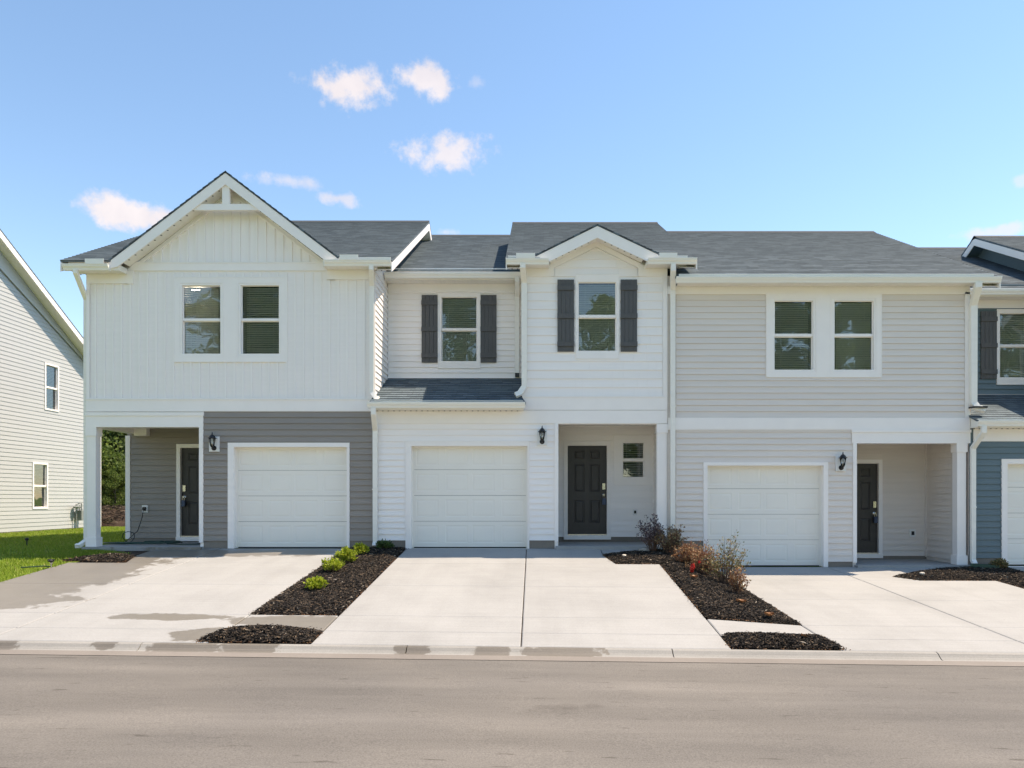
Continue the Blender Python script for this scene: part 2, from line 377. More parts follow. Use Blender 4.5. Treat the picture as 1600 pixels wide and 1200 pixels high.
class MB:
    def __init__(s): s.v, s.f, s.uv = [], [], {}
    def quad(s, pts, uv=None):
        b = len(s.v); s.v += [tuple(p) for p in pts]; s.f.append(tuple(range(b, b + len(pts))))
        if uv: s.uv[len(s.f) - 1] = uv
    def box(s, fr, u0, u1, z0, z1, n0, n1):
        b = len(s.v)
        for n in (n0, n1):
            for (u, z) in ((u0, z0), (u1, z0), (u1, z1), (u0, z1)): s.v.append(fr(u, n, z))
        for q in ((0, 1, 2, 3), (4, 7, 6, 5), (0, 4, 5, 1), (1, 5, 6, 2), (2, 6, 7, 3), (3, 7, 4, 0)):
            s.f.append(tuple(b + k for k in q))
    def prism(s, fr, prof, u0, u1):
        b = len(s.v); k = len(prof)
        for u in (u0, u1):
            for (n, z) in prof: s.v.append(fr(u, n, z))
        for i in range(k):
            j = (i + 1) % k
            s.f.append((b + i, b + j, b + k + j, b + k + i))
        s.f.append(tuple(b + i for i in range(k))); s.f.append(tuple(b + k + i for i in reversed(range(k))))
    def poly(s, fr, pts, n0, n1):
        """flat polygon in (u,z) given thickness n0..n1"""
        b = len(s.v); k = len(pts)
        for n in (n0, n1):
            for (u, z) in pts: s.v.append(fr(u, n, z))
        for i in range(k):
            j = (i + 1) % k
            s.f.append((b + i, b + j, b + k + j, b + k + i))
        s.f.append(tuple(b + i for i in range(k))); s.f.append(tuple(b + k + i for i in reversed(range(k))))
    def tube(s, pts, rads, sides=6, cap=True):
        rings = []
        up = Vector((0, 0, 1))
        P = [Vector(p) for p in pts]
        prev = None
        for i, p in enumerate(P):
            t = (P[min(i + 1, len(P) - 1)] - P[max(i - 1, 0)])
            if t.length < 1e-9: t = Vector((0, 0, 1))
            t.normalize()
            if prev is None:
                a = t.cross(up)
                if a.length < .05: a = t.cross(Vector((1, 0, 0)))
            else:
                a = prev - t * prev.dot(t)
            a.normalize(); prev = a; bb = t.cross(a)
            r = rads[i] if isinstance(rads, (list, tuple)) else rads
            base = len(s.v)
            for k in range(sides):
                an = 2 * math.pi * k / sides
                s.v.append(tuple(p + a * math.cos(an) * r + bb * math.sin(an) * r))
            rings.append(base)
        for i in range(len(rings) - 1):
            for k in range(sides):
                k2 = (k + 1) % sides
                s.f.append((rings[i] + k, rings[i] + k2, rings[i + 1] + k2, rings[i + 1] + k))
        if cap:
            s.f.append(tuple(rings[0] + k for k in reversed(range(sides))))
            s.f.append(tuple(rings[-1] + k for k in range(sides)))
    def rect_sweep(s, pts, w, d, side=(1, 0, 0)):
        """rectangular pipe along a polyline, w across 'side'"""
        P = [Vector(p) for p in pts]; sd = Vector(side)
        rings = []
        for i, p in enumerate(P):
            t1 = (P[i] - P[i - 1]).normalized() if i else (P[1] - P[0]).normalized()
            t2 = (P[i + 1] - P[i]).normalized() if i < len(P) - 1 else t1
            t = (t1 + t2).normalized()
            c = max(.5, t.dot(t1))
            a = sd - t * sd.dot(t); a.normalize()
            bb = t.cross(a)
            ka = w / 2 * (1 / c if abs(sd.dot(t2 - t1)) > .05 else 1); kb = d / 2 * (1 / c if abs(sd.dot(t2 - t1)) <= .05 else 1)
            base = len(s.v)
            for (x, y) in ((-1, -1), (1, -1), (1, 1), (-1, 1)):
                s.v.append(tuple(p + a * x * ka + bb * y * kb))
            rings.append(base)
        for i in range(len(rings) - 1):
            for k in range(4):
                k2 = (k + 1) % 4
                s.f.append((rings[i] + k, rings[i] + k2, rings[i + 1] + k2, rings[i + 1] + k))
        s.f.append(tuple(rings[0] + k for k in (3, 2, 1, 0))); s.f.append(tuple(rings[-1] + k for k in range(4)))
    def lathe(s, prof, c, sides=12):
        base = len(s.v); k = len(prof)
        for (r, z) in prof:
            for i in range(sides):
                a = 2 * math.pi * i / sides
                s.v.append((c[0] + r * math.cos(a), c[1] + r * math.sin(a), c[2] + z))
        for j in range(k - 1):
            for i in range(sides):
                i2 = (i + 1) % sides
                s.f.append((base + j * sides + i, base + j * sides + i2, base + (j + 1) * sides + i2, base + (j + 1) * sides + i))
        s.f.append(tuple(base + i for i in reversed(range(sides)))); s.f.append(tuple(base + (k - 1) * sides + i for i in range(sides)))
    def mesh(s, name, mat, smooth=False, normals=True):
        me = bpy.data.meshes.new(name)
        me.from_pydata(s.v, [], s.f)
        if s.uv:
            uvl = me.uv_layers.new(name='UVMap')
            for p in me.polygons:
                u = s.uv.get(p.index)
                if u:
                    for li, c in zip(p.loop_indices, u): uvl.data[li].uv = c
        if normals:
            bm = bmesh.new(); bm.from_mesh(me); bmesh.ops.recalc_face_normals(bm, faces=bm.faces); bm.to_mesh(me); bm.free()
        for m in (mat if isinstance(mat, (list, tuple)) else [mat]): me.materials.append(MATS[m])
        if smooth: me.shade_smooth()
        return me
    def build(s, name, mat, parent=None, smooth=False, normals=True):
        return link(name, s.mesh(name, mat, smooth, normals), parent)

def link(name, me, parent=None):
    o = bpy.data.objects.new(name, me); COL.objects.link(o)
    if parent is not None:
        o.parent = parent
        if parent.type == 'EMPTY': o.matrix_parent_inverse = Matrix.Translation(-Vector(parent.location))
    return o
def tag(o, label=None, cat=None, group=None, kind=None):
    if label: o['label'] = label
    if cat: o['category'] = cat
    if group: o['group'] = group
    if kind: o['kind'] = kind
    return o
def thing(name, label, cat, loc=(0, 0, 0), group=None):
    o = bpy.data.objects.new(name, None); o.location = loc; o.empty_display_size = .3; COL.objects.link(o)
    return tag(o, label, cat, group)
def local_part(name, me, parent):
    o = bpy.data.objects.new(name, me); COL.objects.link(o); o.parent = parent
    return o
def dup(root, loc, rotz=0.0, scale=1.0, label=None):
    r = root.copy(); COL.objects.link(r); r.location = loc; r.rotation_euler = (0, 0, rotz); r.scale = (scale,) * 3
    if label: r['label'] = label
    for ch in list(root.children):
        c = ch.copy(); COL.objects.link(c); c.parent = r
        for g in list(ch.children):
            d = g.copy(); COL.objects.link(d); d.parent = c
    return r
def bx(name, fr, u0, u1, z0, z1, n0, n1, mat, parent):
    m = MB(); m.box(fr, u0, u1, z0, z1, n0, n1); return m.build(name, mat, parent)

def clip(poly, a, b, c):
    """keep the part of poly where a*u + b*z <= c"""
    out = []
    for i in range(len(poly)):
        p, q = poly[i], poly[(i + 1) % len(poly)]
        fp, fq = a * p[0] + b * p[1] - c, a * q[0] + b * q[1] - c
        if fp <= 1e-9: out.append(p)
        if (fp < -1e-9 and fq > 1e-9) or (fp > 1e-9 and fq < -1e-9):
            t = fp / (fp - fq); out.append((p[0] + (q[0] - p[0]) * t, p[1] + (q[1] - p[1]) * t))
    return out
def clip_convex(poly, region):
    """region counter-clockwise"""
    for i in range(len(region)):
        p, q = region[i], region[(i + 1) % len(region)]
        a, b = (q[1] - p[1]), -(q[0] - p[0])
        poly = clip(poly, a, b, a * p[0] + b * p[1])
        if len(poly) < 3: return []
    return poly
def minus_holes(u0, u1, z0, z1, holes):
    """rectangles left of u0..u1 x z0..z1 after cutting rectangular holes"""
    cuts = sorted({u0, u1} | {h[0] for h in holes if u0 < h[0] < u1} | {h[1] for h in holes if u0 < h[1] < u1})
    res = []
    for a, b in zip(cuts, cuts[1:]):
        segs = [(z0, z1)]
        for h in holes:
            if h[0] < (a + b) / 2 < h[1]:
                ns = []
                for s0, s1 in segs:
                    if h[3] <= s0 or h[2] >= s1: ns.append((s0, s1)); continue
                    if h[2] > s0: ns.append((s0, h[2]))
                    if h[3] < s1: ns.append((h[3], s1))
                segs = ns
        for s in segs:
            if s[1] - s[0] < .008: continue
            if res and abs(res[-1][1] - a) < 1e-6 and abs(res[-1][2] - s[0]) < 1e-6 and abs(res[-1][3] - s[1]) < 1e-6 and len(segs) == 1:
                res[-1] = (res[-1][0], b, *s)
            else: res.append((a, b, *s))
    return res
def backing(name, fr, u0, u1, z0, z1, holes, mat, parent, region=None, n=0.0):
    m = MB()
    for r in minus_holes(u0, u1, z0, z1, holes):
        p = [(r[0], r[2]), (r[1], r[2]), (r[1], r[3]), (r[0], r[3])]
        if region: p = clip_convex(p, region)
        if len(p) >= 3: m.quad([fr(u, n, z) for u, z in p])
    return m.build(name, mat, parent, normals=False)
def lap_siding(fr, u0, u1, z0, z1, holes, mat, parent, region=None, pitch=.127, start=None, proud=.024):
    zb = z0 if start is None else start
    while zb < z1 - .01:
        a, b = max(zb, z0), min(zb + pitch, z1)
        for r in minus_holes(u0, u1, a, b, holes):
            p = [(r[0], r[2]), (r[1], r[2]), (r[1], r[3]), (r[0], r[3])]
            if region: p = clip_convex(p, region)
            if len(p) < 3: continue
            if max(q[0] for q in p) - min(q[0] for q in p) < .02: continue
            def nn(z):
                t = (z - zb) / pitch
                return proud * (1 - t) + .003 * t if t < .80 else (proud * .2 + .0006) * (1 - (t - .8) / .2) + .0025 * (t - .8) / .2
            m = MB()
            m.quad([fr(u, nn(z), z) for u, z in p])
            for i in range(len(p)):
                q, w = p[i], p[(i + 1) % len(p)]
                m.quad([fr(q[0], nn(q[1]), q[1]), fr(q[0], .0005, q[1]), fr(w[0], .0005, w[1]), fr(w[0], nn(w[1]), w[1])])
            m.build('siding_board', mat, parent)
        zb += pitch
def battens(fr, u0, u1, z0, z1, holes, mat, parent, region=None, pitch=.178, w=.04, proud=.02):
    u = u0 + pitch * .6; k = 0
    while u < u1 - w:
        for r in minus_holes(u, u + w, z0, z1, holes):
            p = [(r[0], r[2]), (r[1], r[2]), (r[1], r[3]), (r[0], r[3])]
            if region: p = clip_convex(p, region)
            if len(p) < 3: continue
            m = MB(); m.poly(fr, p, .001, proud); m.build('batten', mat, parent)
        u += pitch; k += 1
def shake_rows(fr, u0, u1, z0, z1, holes, mat, parent, region=None, pitch=.178):
    zb = z0; rr = random.Random(5)
    while zb < z1 - .02:
        t = min(zb + pitch, z1)
        for r in minus_holes(u0, u1, zb, t, holes):
            u = r[0]; m = MB(); any_ = False
            while u < r[1] - .005:
                w = min(rr.uniform(.14, .42), r[1] - u)
                if r[1] - (u + w) < .05: w = r[1] - u
                e = rr.uniform(0, .0012)
                p = [(u + .0007, r[2]), (u + w - .0007, r[2]), (u + w - .0007, r[3]), (u + .0007, r[3])]
                if region: p = clip_convex(p, region)
                if len(p) >= 3:
                    nn = lambda z: (.018 + e) * (1 - (z - zb) / pitch) + .004
                    m.quad([fr(a, nn(z), z) for a, z in p]); any_ = True
                    for i in range(len(p)):
                        q, s = p[i], p[(i + 1) % len(p)]
                        m.quad([fr(q[0], nn(q[1]), q[1]), fr(q[0], .0005, q[1]), fr(s[0], .0005, s[1]), fr(s[0], nn(s[1]), s[1])])
                u += w
            if any_: m.build('shake_course', mat, parent)
        zb += pitch

def shingle_plane(name, O, U, S, poly, parent, thick=.035, mat='shingles'):
    """lapped shingle courses on the plane O + u*U + s*S; poly in (u,s) counter-clockwise"""
    O, U, S = Vector(O), Vector(U).normalized(), Vector(S).normalized()
    Nn = U.cross(S)
    if Nn.z < 0: Nn = -Nn
    smin = min(p[1] for p in poly); smax = max(p[1] for p in poly)
    m = MB(); e = .143; s0 = smin
    while s0 < smax - 1e-4:
        p = clip(clip(poly, 0, -1, -s0), 0, 1, s0 + e)
        if len(p) >= 3:
            lift = lambda s: .011 * (1 - (s - s0) / e)
            m.quad([O + U * u + S * s + Nn * lift(s) for u, s in p], uv=[(u, s) for u, s in p])
            for i in range(len(p)):
                q, w = p[i], p[(i + 1) % len(p)]
                m.quad([O + U * q[0] + S * q[1] + Nn * lift(q[1]), O + U * q[0] + S * q[1] - Nn * thick, O + U * w[0] + S * w[1] - Nn * thick, O + U * w[0] + S * w[1] + Nn * lift(w[1])],
                       uv=[(q[0], q[1]), (q[0], q[1] - .01), (w[0], w[1] - .01), (w[0], w[1])])
        s0 += e
    # sheathing below
    m.quad([O + U * u + S * s - Nn * thick for u, s in poly], uv=[(0, 0)] * len(poly))
    return m.build(name, mat, parent, normals=False)
def main_gable(parent, x0, x1, ye, ze, yr, zr, yb, valley=None):
    """ridge along x: front slope, back slope and the ridge cap"""
    L = math.hypot(yr - ye, zr - ze)
    if valley:      # (left foot x, ridge x, right foot x, ridge z of the cross gable): two pieces meeting above the cross gable
        gl, cx, gr, za = valley; sv = (za - ze) / (zr - ze) * L
        r = shingle_plane('roof', (0, ye, ze), (1, 0, 0), (0, yr - ye, zr - ze), [(x0, 0), (gl, 0), (cx, sv), (cx, L), (x0, L)], parent)
        shingle_plane('roof_slope', (0, ye, ze), (1, 0, 0), (0, yr - ye, zr - ze), [(gr, 0), (x1, 0), (x1, L), (cx, L), (cx, sv)], r)
    else:
        r = shingle_plane('roof', (0, ye, ze), (1, 0, 0), (0, yr - ye, zr - ze), [(x0, 0), (x1, 0), (x1, L), (x0, L)], parent)
    sl = (zr - ze) / (yr - ye); zb = zr - sl * (yb - yr); Lb = math.hypot(yb - yr, zr - zb)
    shingle_plane('back_slope', (0, yb, zb), (1, 0, 0), (0, yr - yb, zr - zb), [(x0, 0), (x1, 0), (x1, Lb), (x0, Lb)], r)
    cap = MB(); fr = front(0)
    u = x0
    while u < x1 - .02:
        w = min(.2, x1 - u)
        cap.prism(fr, [(-yr + .14, zr - .14 * sl + .012), (-yr, zr + .034), (-yr - .14, zr - .14 * sl + .012)], u, u + w - .004); u += w
    cap.build('ridge_cap', 'shingles', r)
    return r
def gutter(fr, u0, u1, ztop, n0, parent, fascia=True, mat='gutter_white'):
    m = MB(); d, h = .115, .115
    z = ztop - h
    m.prism(fr, [(n0, z), (n0 + d * .62, z), (n0 + d * .68, z + h * .3), (n0 + d * .92, z + h * .62), (n0 + d * .92, z + h * .8), (n0 + d, z + h * .82), (n0 + d, z + h), (n0 + d * .9, z + h), (n0 + d * .88, z + h * .86), (n0, z + h * .86)], u0, u1)
    g = m.build('gutter', mat, parent)
    return g
def soffit(fr, u0, u1, z, n0, n1, parent, mat='soffit_white', vents=True):
    """boxed eave: fascia board, soffit panels with grooves, vent slots near the wall"""
    m = MB(); m.box(fr, u0, u1, z, z + .012, n0, n1 - .018)
    s = m.build('soffit', mat, parent)
    m = MB(); m.box(fr, u0, u1, z - .012, z + .17, n1 - .018, n1); m.build('fascia', mat, s)
    g = MB(); u = u0 + .1
    while u < u1 - .03:
        g.box(fr, u, u + .012, z - .006, z + .002, n0 + .005, n1 - .03); u += .1
    if g.f: g.build('soffit_groove', mat, s)
    if vents:
        g = MB(); u = u0 + .06
        while u < u1 - .05:
            g.box(fr, u, u + .03, z - .014, z - .007, n0 + .004, n0 + .02); u += .115
        if g.f: g.build('vent_slot', 'flashing_black', s)
    return s
def downspout(pts, parent, w=.095, d=.07, side=(1, 0, 0), straps=()):
    m = MB(); m.rect_sweep(pts, w, d, side); o = m.build('downspout', 'gutter_white', parent)
    for (x, y, z) in straps:
        k = MB(); k.box(front(0), x - w / 2 - .012, x + w / 2 + .012, z, z + .025, -y + d / 2 - .02, -y + d / 2 + .004); k.build('strap', 'gutter_white', o)
    return o

def embossed(fr, u0, u1, z0, z1, n, panels, m, depth=.012, bev=.018, band=.03):
    """flat face at n with raised-panel mouldings pressed into it"""
    holes = [(a, b, c, d) for a, b, c, d in panels]
    for r in minus_holes(u0, u1, z0, z1, holes):
        m.quad([fr(r[0], n, r[2]), fr(r[1], n, r[2]), fr(r[1], n, r[3]), fr(r[0], n, r[3])])
    for a, b, c, d in panels:
        rings = [(0, 0), (bev * .5, -depth), (bev * .5 + band * .35, -depth), (bev * .5 + band, -depth * .15)]
        prev = None
        for (i, dn) in rings:
            q = [(a + i, c + i), (b - i, c + i), (b - i, d - i), (a + i, d - i)]
            if prev:
                for k in range(4):
                    k2 = (k + 1) % 4
                    m.quad([fr(prev[0][k][0], n + prev[1], prev[0][k][1]), fr(prev[0][k2][0], n + prev[1], prev[0][k2][1]), fr(q[k2][0], n + dn, q[k2][1]), fr(q[k][0], n + dn, q[k][1])])
            prev = (q, dn)
        m.quad([fr(u, n + prev[1], z) for u, z in prev[0]])
    # edges and back
    t = .04
    for (p, q) in (((u0, z0), (u1, z0)), ((u1, z0), (u1, z1)), ((u1, z1), (u0, z1)), ((u0, z1), (u0, z0))):
        m.quad([fr(p[0], n, p[1]), fr(q[0], n, q[1]), fr(q[0], n - t, q[1]), fr(p[0], n - t, p[1])])

def room_box(fr, u0, u1, z0, z1, parent, depth=1.6, n=-.1):
    m = MB()
    a, b, c, d = u0 - .5, u1 + .5, z0 - .5, z1 + .35
    q = lambda *p: m.quad([fr(*x) for x in p])
    q((a, n - depth, c), (b, n - depth, c), (b, n - depth, d), (a, n - depth, d))
    q((a, n, c), (a, n - depth, c), (a, n - depth, d), (a, n, d)); q((b, n, c), (b, n - depth, c), (b, n - depth, d), (b, n, d))
    q((a, n, c), (b, n, c), (b, n - depth, c), (a, n - depth, c)); q((a, n, d), (b, n, d), (b, n - depth, d), (a, n - depth, d))
    for r in minus_holes(a, b, c, d, [(u0, u1, z0, z1)]):
        m.quad([fr(r[0], n, r[2]), fr(r[1], n, r[2]), fr(r[1], n, r[3]), fr(r[0], n, r[3])])
    m.build('room', 'room_wall', parent, normals=False)
def window(parent, fr, g0, g1, zt0, zt1, zb0, zb1, tilt=28, blind_to=1.0, back=0.0, fw=.05, label=None, slat=.046, n_out=.012):
    """single-hung window; g0..g1 glass width, zt0..zt1 upper pane, zb0..zb1 lower pane"""
    w = MB()     # outer frame
    o0, o1, c0, c1 = g0 - fw, g1 + fw, zb0 - fw, zt1 + fw
    w.box(fr, o0, g0 - .012, c0, c1, -.08, n_out); w.box(fr, g1 + .012, o1, c0, c1, -.08, n_out)
    w.box(fr, g0 - .012, g1 + .012, zt1 + .012, c1, -.08, n_out); w.box(fr, g0 - .012, g1 + .012, c0, zb0 - .012, -.08, n_out)
    root = w.build('window', 'trim_white', parent)
    if label: root['label'] = label
    for nm, a, b, n in (('upper_sash', zt0, zt1, -.022), ('lower_sash', zb0, zb1, -.045)):
        m = MB(); s = .012
        m.box(fr, g0 - .011, g0 + .008, a - s, b + s, n - .025, n); m.box(fr, g1 - .008, g1 + .011, a - s, b + s, n - .025, n)
        m.box(fr, g0 + .008, g1 - .008, b, b + s, n - .025, n); m.box(fr, g0 + .008, g1 - .008, a - s, a, n - .025, n)
        m.build(nm, 'trim_white', root)
        p = MB(); p.quad([fr(g0 + .006, n - .012, a - .002), fr(g1 - .006, n - .012, a - .002), fr(g1 - .006, n - .012, b + .002), fr(g0 + .006, n - .012, b + .002)])
        p.build('pane', 'window_glass', root, normals=False)
    m = MB(); m.box(fr, g0 - .01, g1 + .01, zb1 + .0125, zt0 - .0125, -.06, -.004); m.build('meeting_rail', 'trim_white', root)
    # blind: thin curved slats, ladder cords, head rail
    m = MB(); z = zt1 - .03; zlow = zt1 - (zt1 - zb0) * blind_to
    t = math.radians(tilt); hw = .026
    rr = random.Random(int((g0 + 50) * 977 + zb0 * 131))
    while z > zlow:
        tt = t + rr.uniform(-.05, .05); dn, dz = hw * math.cos(tt), hw * math.sin(tt)
        c = -.095
        m.quad([fr(g0 - .02, c + dn, z - dz), fr(g1 + .02, c + dn, z - dz + rr.uniform(-.003, .003)), fr(g1 + .02, c, z + .003), fr(g0 - .02, c, z + .003)])
        m.quad([fr(g0 - .02, c, z + .003), fr(g1 + .02, c, z + .003), fr(g1 + .02, c - dn, z + dz), fr(g0 - .02, c - dn, z + dz)])
        z -= slat
    for k in (.18, .82):
        u = g0 + (g1 - g0) * k; m.box(fr, u - .003, u + .003, zlow, zt1, -.074, -.071)
    m.build('blind', 'blind_white', root, normals=False)
    room_box(fr, g0 - .01, g1 + .01, zb0 - .01, zt1 + .01, root, n=-.082)
    return root
def casing(fr, u0, u1, z0, z1, hole, n, parent, mat='trim_white', name='casing', lip=.02):
    """flat surround boards round an opening + thin drip lip round the outside"""
    a, b, c, d = hole
    m = MB()
    for r in minus_holes(u0, u1, z0, z1, hole if isinstance(hole, list) else [hole]):
        m.box(fr, r[0], r[1], r[2], r[3], .001, n)
    o = m.build(name, mat, parent)
    if lip:
        e = MB()
        e.box(fr, u0 - lip, u0 - .0005, z0 - lip, z1 + lip, .001, n + .007); e.box(fr, u1 + .0005, u1 + lip, z0 - lip, z1 + lip, .001, n + .007)
        e.box(fr, u0 - .0005, u1 + .0005, z1 + .0005, z1 + lip, .001, n + .007); e.box(fr, u0 - .0005, u1 + .0005, z0 - lip, z0 - .0005, .001, n + .007)
        e.build('drip_channel', mat, o)
    return o
def shutter(parent, fr, u0, u1, z0, z1):
    m = MB(); n0 = .02
    m.box(fr, u0 + .003, u1 - .003, z0 + .003, z1 - .003, n0, n0 + .008)
    root = m.build('shutter', 'shutter_charcoal', parent)
    k = 4; w = (u1 - u0) / k
    for i in range(k):
        b = MB(); b.box(fr, u0 + i * w + .003, u0 + (i + 1) * w - .003, z0, z1, n0 + .0085, n0 + .022); b.build('board', 'shutter_charcoal', root)
    h = z1 - z0
    for f in (.885, .495, .105):
        b = MB(); zc = z0 + h * f; b.box(fr, u0 - .002, u1 + .002, zc - .05, zc + .05, n0 + .0225, n0 + .045); b.build('batten', 'shutter_charcoal', root)
    return root
def garage_door(parent, fr, u0, u1, z0, z1):
    """u0..u1, z0..z1 = clear opening; four sections of four short panels"""
    root_mb = MB(); nback = -.14
    root_mb.box(fr, u0 + .005, u1 - .005, z0, z0 + .018, nback - .04, nback + .012)
    root_mb.box(fr, u0 - .03, u1 + .03, z0, z1 + .08, nback - .07, nback - .045)  # unseen dark backing panel, added to stop light leaking through the section gaps
    root = root_mb.build('garage_door', 'flashing_black', parent)
    h = (z1 + .06 - z0 - .02) / 4; pw = (u1 - u0) / 4
    for i in range(4):
        a = z0 + .02 + i * h; b = a + h - .006
        pan = []
        for k in range(4):
            c = u0 + pw * (k + .5) + (.022 if k >= 2 else -.022) * (1 if k in (1, 2) else .3) * -1
            pan.append((c - .235, c + .235, a + .085, b - .085))
        m = MB(); embossed(fr, u0 + .002, u1 - .002, a, b, nback, pan, m, depth=.005, bev=.018, band=.045)
        m.build('door_section', 'garage_cream', root, normals=False)
    s = MB()   # weather stop round the opening
    s.box(fr, u0 - .004, u0 + .03, z0, z1, nback + .002, nback + .02); s.box(fr, u1 - .03, u1 + .004, z0, z1, nback + .002, nback + .02); s.box(fr, u0 + .03, u1 - .03, z1 - .035, z1 + .004, nback + .002, nback + .02)
    s.build('weather_seal', 'garage_cream', root)
    r = MB()   # jamb returns
    r.box(fr, u0 - .02, u0 - .004, z0, z1 + .012, nback - .03, -.001); r.box(fr, u1 + .004, u1 + .02, z0, z1 + .012, nback - .03, -.001); r.box(fr, u0 - .004, u1 + .004, z1 + .004, z1 + .02, nback - .03, -.001)
    r.build('jamb', 'trim_white', root)
    return root
def front_door(parent, fr, u0, u1, z0, z1, handle='right'):
    m = MB(); w = u1 - u0; h = z1 - z0
    cols = [(u0 + w * .175, u0 + w * .43), (u0 + w * .57, u0 + w * .825)]
    rows = [(.055, .145), (.205, .52), (.615, .87)]
    pan = [(a, b, z1 - h * r1, z1 - h * r0) for a, b in cols for r0, r1 in rows]
    embossed(fr, u0, u1, z0, z1, -.045, pan, m, depth=.012, bev=.02, band=.035)
    root = m.build('front_door', 'door_charcoal', parent, normals=False)
    c = MB(); t = .09; g = .028
    c.box(fr, u0 - t, u0 - .003, z0 - .02, z1 + .003, -.09, .03); c.box(fr, u1 + .003, u1 + t, z0 - .02, z1 + .003, -.09, .03); c.box(fr, u0 - t, u1 + t, z1 + .0035, z1 + t, -.09, .03)
    c.build('casing', 'trim_white', root)
    s = MB(); s.box(fr, u0 - t, u1 + t, z0 - .12, z0 - .021, -.05, .055); s.build('sill', 'trim_white', root)
    s = MB(); s.box(fr, u0 - .002, u1 + .002, z0 - .0205, z0 - .004, -.09, .02); s.build('threshold', 'nickel', root)
    hx = (u1 - .065) if handle == 'right' else (u0 + .065)
    k = MB(); k.box(fr, hx - .032, hx + .032, z0 + h * .505, z0 + h * .575, -.045, -.012); k.build('keypad', 'nickel', root)
    k = MB(); p = fr(hx, -.02, z0 + h * .44)
    k.tube([fr(hx, -.045, z0 + h * .44), fr(hx, -.038, z0 + h * .44), fr(hx, -.03, z0 + h * .44), fr(hx, .0, z0 + h * .44), fr(hx, .018, z0 + h * .44), fr(hx, .024, z0 + h * .44)], [.034, .034, .014, .014, .03, .02], 12)
    k.build('knob', 'nickel', root, smooth=False)
    return root
def outlet(parent, fr, u, z, w=.12, h=.155):
    m = MB(); m.box(fr, u - w / 2, u + w / 2, z - h / 2, z + h / 2, .002, .03)
    o = m.build('outlet_box', 'outlet_white', parent)
    k = MB(); k.box(fr, u - w * .24, u + w * .24, z - h * .26, z + h * .26, .031, .04); k.build('socket', 'black_metal', o)
    return o
def column(parent, x0, x1, y0, y1, zb, zt):
    """square porch post: shaft, capital, base"""
    f = front(0)
    b = lambda e, a, c: (x0 - e, x1 + e, a, c, -(y1 + e), -(y0 - e))
    m = MB(); m.box(f, *b(0, zb + .19, zt - .18)); c = m.build('column', 'trim_white', parent)
    m = MB(); m.box(f, *b(.022, zb, zb + .1895)); m.build('base', 'trim_white', c)
    m = MB(); m.box(f, *b(.022, zt - .1795, zt)); m.build('capital', 'trim_white', c)
    return c
def rake_board(fr, a, b, h, n0, n1, parent, mat='trim_white', name='rake_board'):
    """sloping board between top-edge points a and b in (u,z), h deep"""
    m = MB(); m.poly(fr, [(a[0], a[1] - h), (b[0], b[1] - h), (b[0], b[1]), (a[0], a[1])], n0, n1)
    return m.build(name, mat, parent)

# ------------------------------------------------------------------ ground levels
KERB_Y = -6.46
def zk(x): return -.715 - .012 * x
def gf(x):
    if x < 2.5: return 0.0
    if x > 3.5: return -.38
    t = (x - 2.5); t = t * t * (3 - 2 * t); return -.38 * t
def gz(x, y):
    if y >= 0: return gf(x)
    t = min(1, -y / -KERB_Y)
    xx = x
    return gf(xx) * (1 - t) + zk(x) * t

def build_ground():
    xs = [-600, -300, -150, -80, -50, -35] + [-28 + 2 * k for k in range(29)] + [35, 50, 80, 150, 300, 600]
    ys = [-600, -300, -150, -90, -60, -40, -30, -24, -20, -18.0, -17.95, -6.4, -6.35, -5, -4, -3, -2, -1, 0, 2, 5, 8, 11, 14, 20, 30, 45, 70, 110, 200, 400, 700]
    V, Fc = [], []
    for y in ys:
        for x in xs:
            xx = max(-30, min(30, x))
            if y <= -18: z = zk(xx) - .06 - .0 * y
            elif y < -6.38: z = -1.3
            else: z = gz(xx, y) - (.035 if x < -8.4 or y > .5 else .09)
            if y > 30: z += 0.0
            V.append((x, y, z))
    nx = len(xs)
    for j in range(len(ys) - 1):
        for i in range(nx - 1):
            Fc.append((j * nx + i, j * nx + i + 1, (j + 1) * nx + i + 1, (j + 1) * nx + i))
    m = MB(); m.v, m.f = V, Fc
    tag(m.build('ground', 'turf', normals=False), kind='structure')
build_ground()

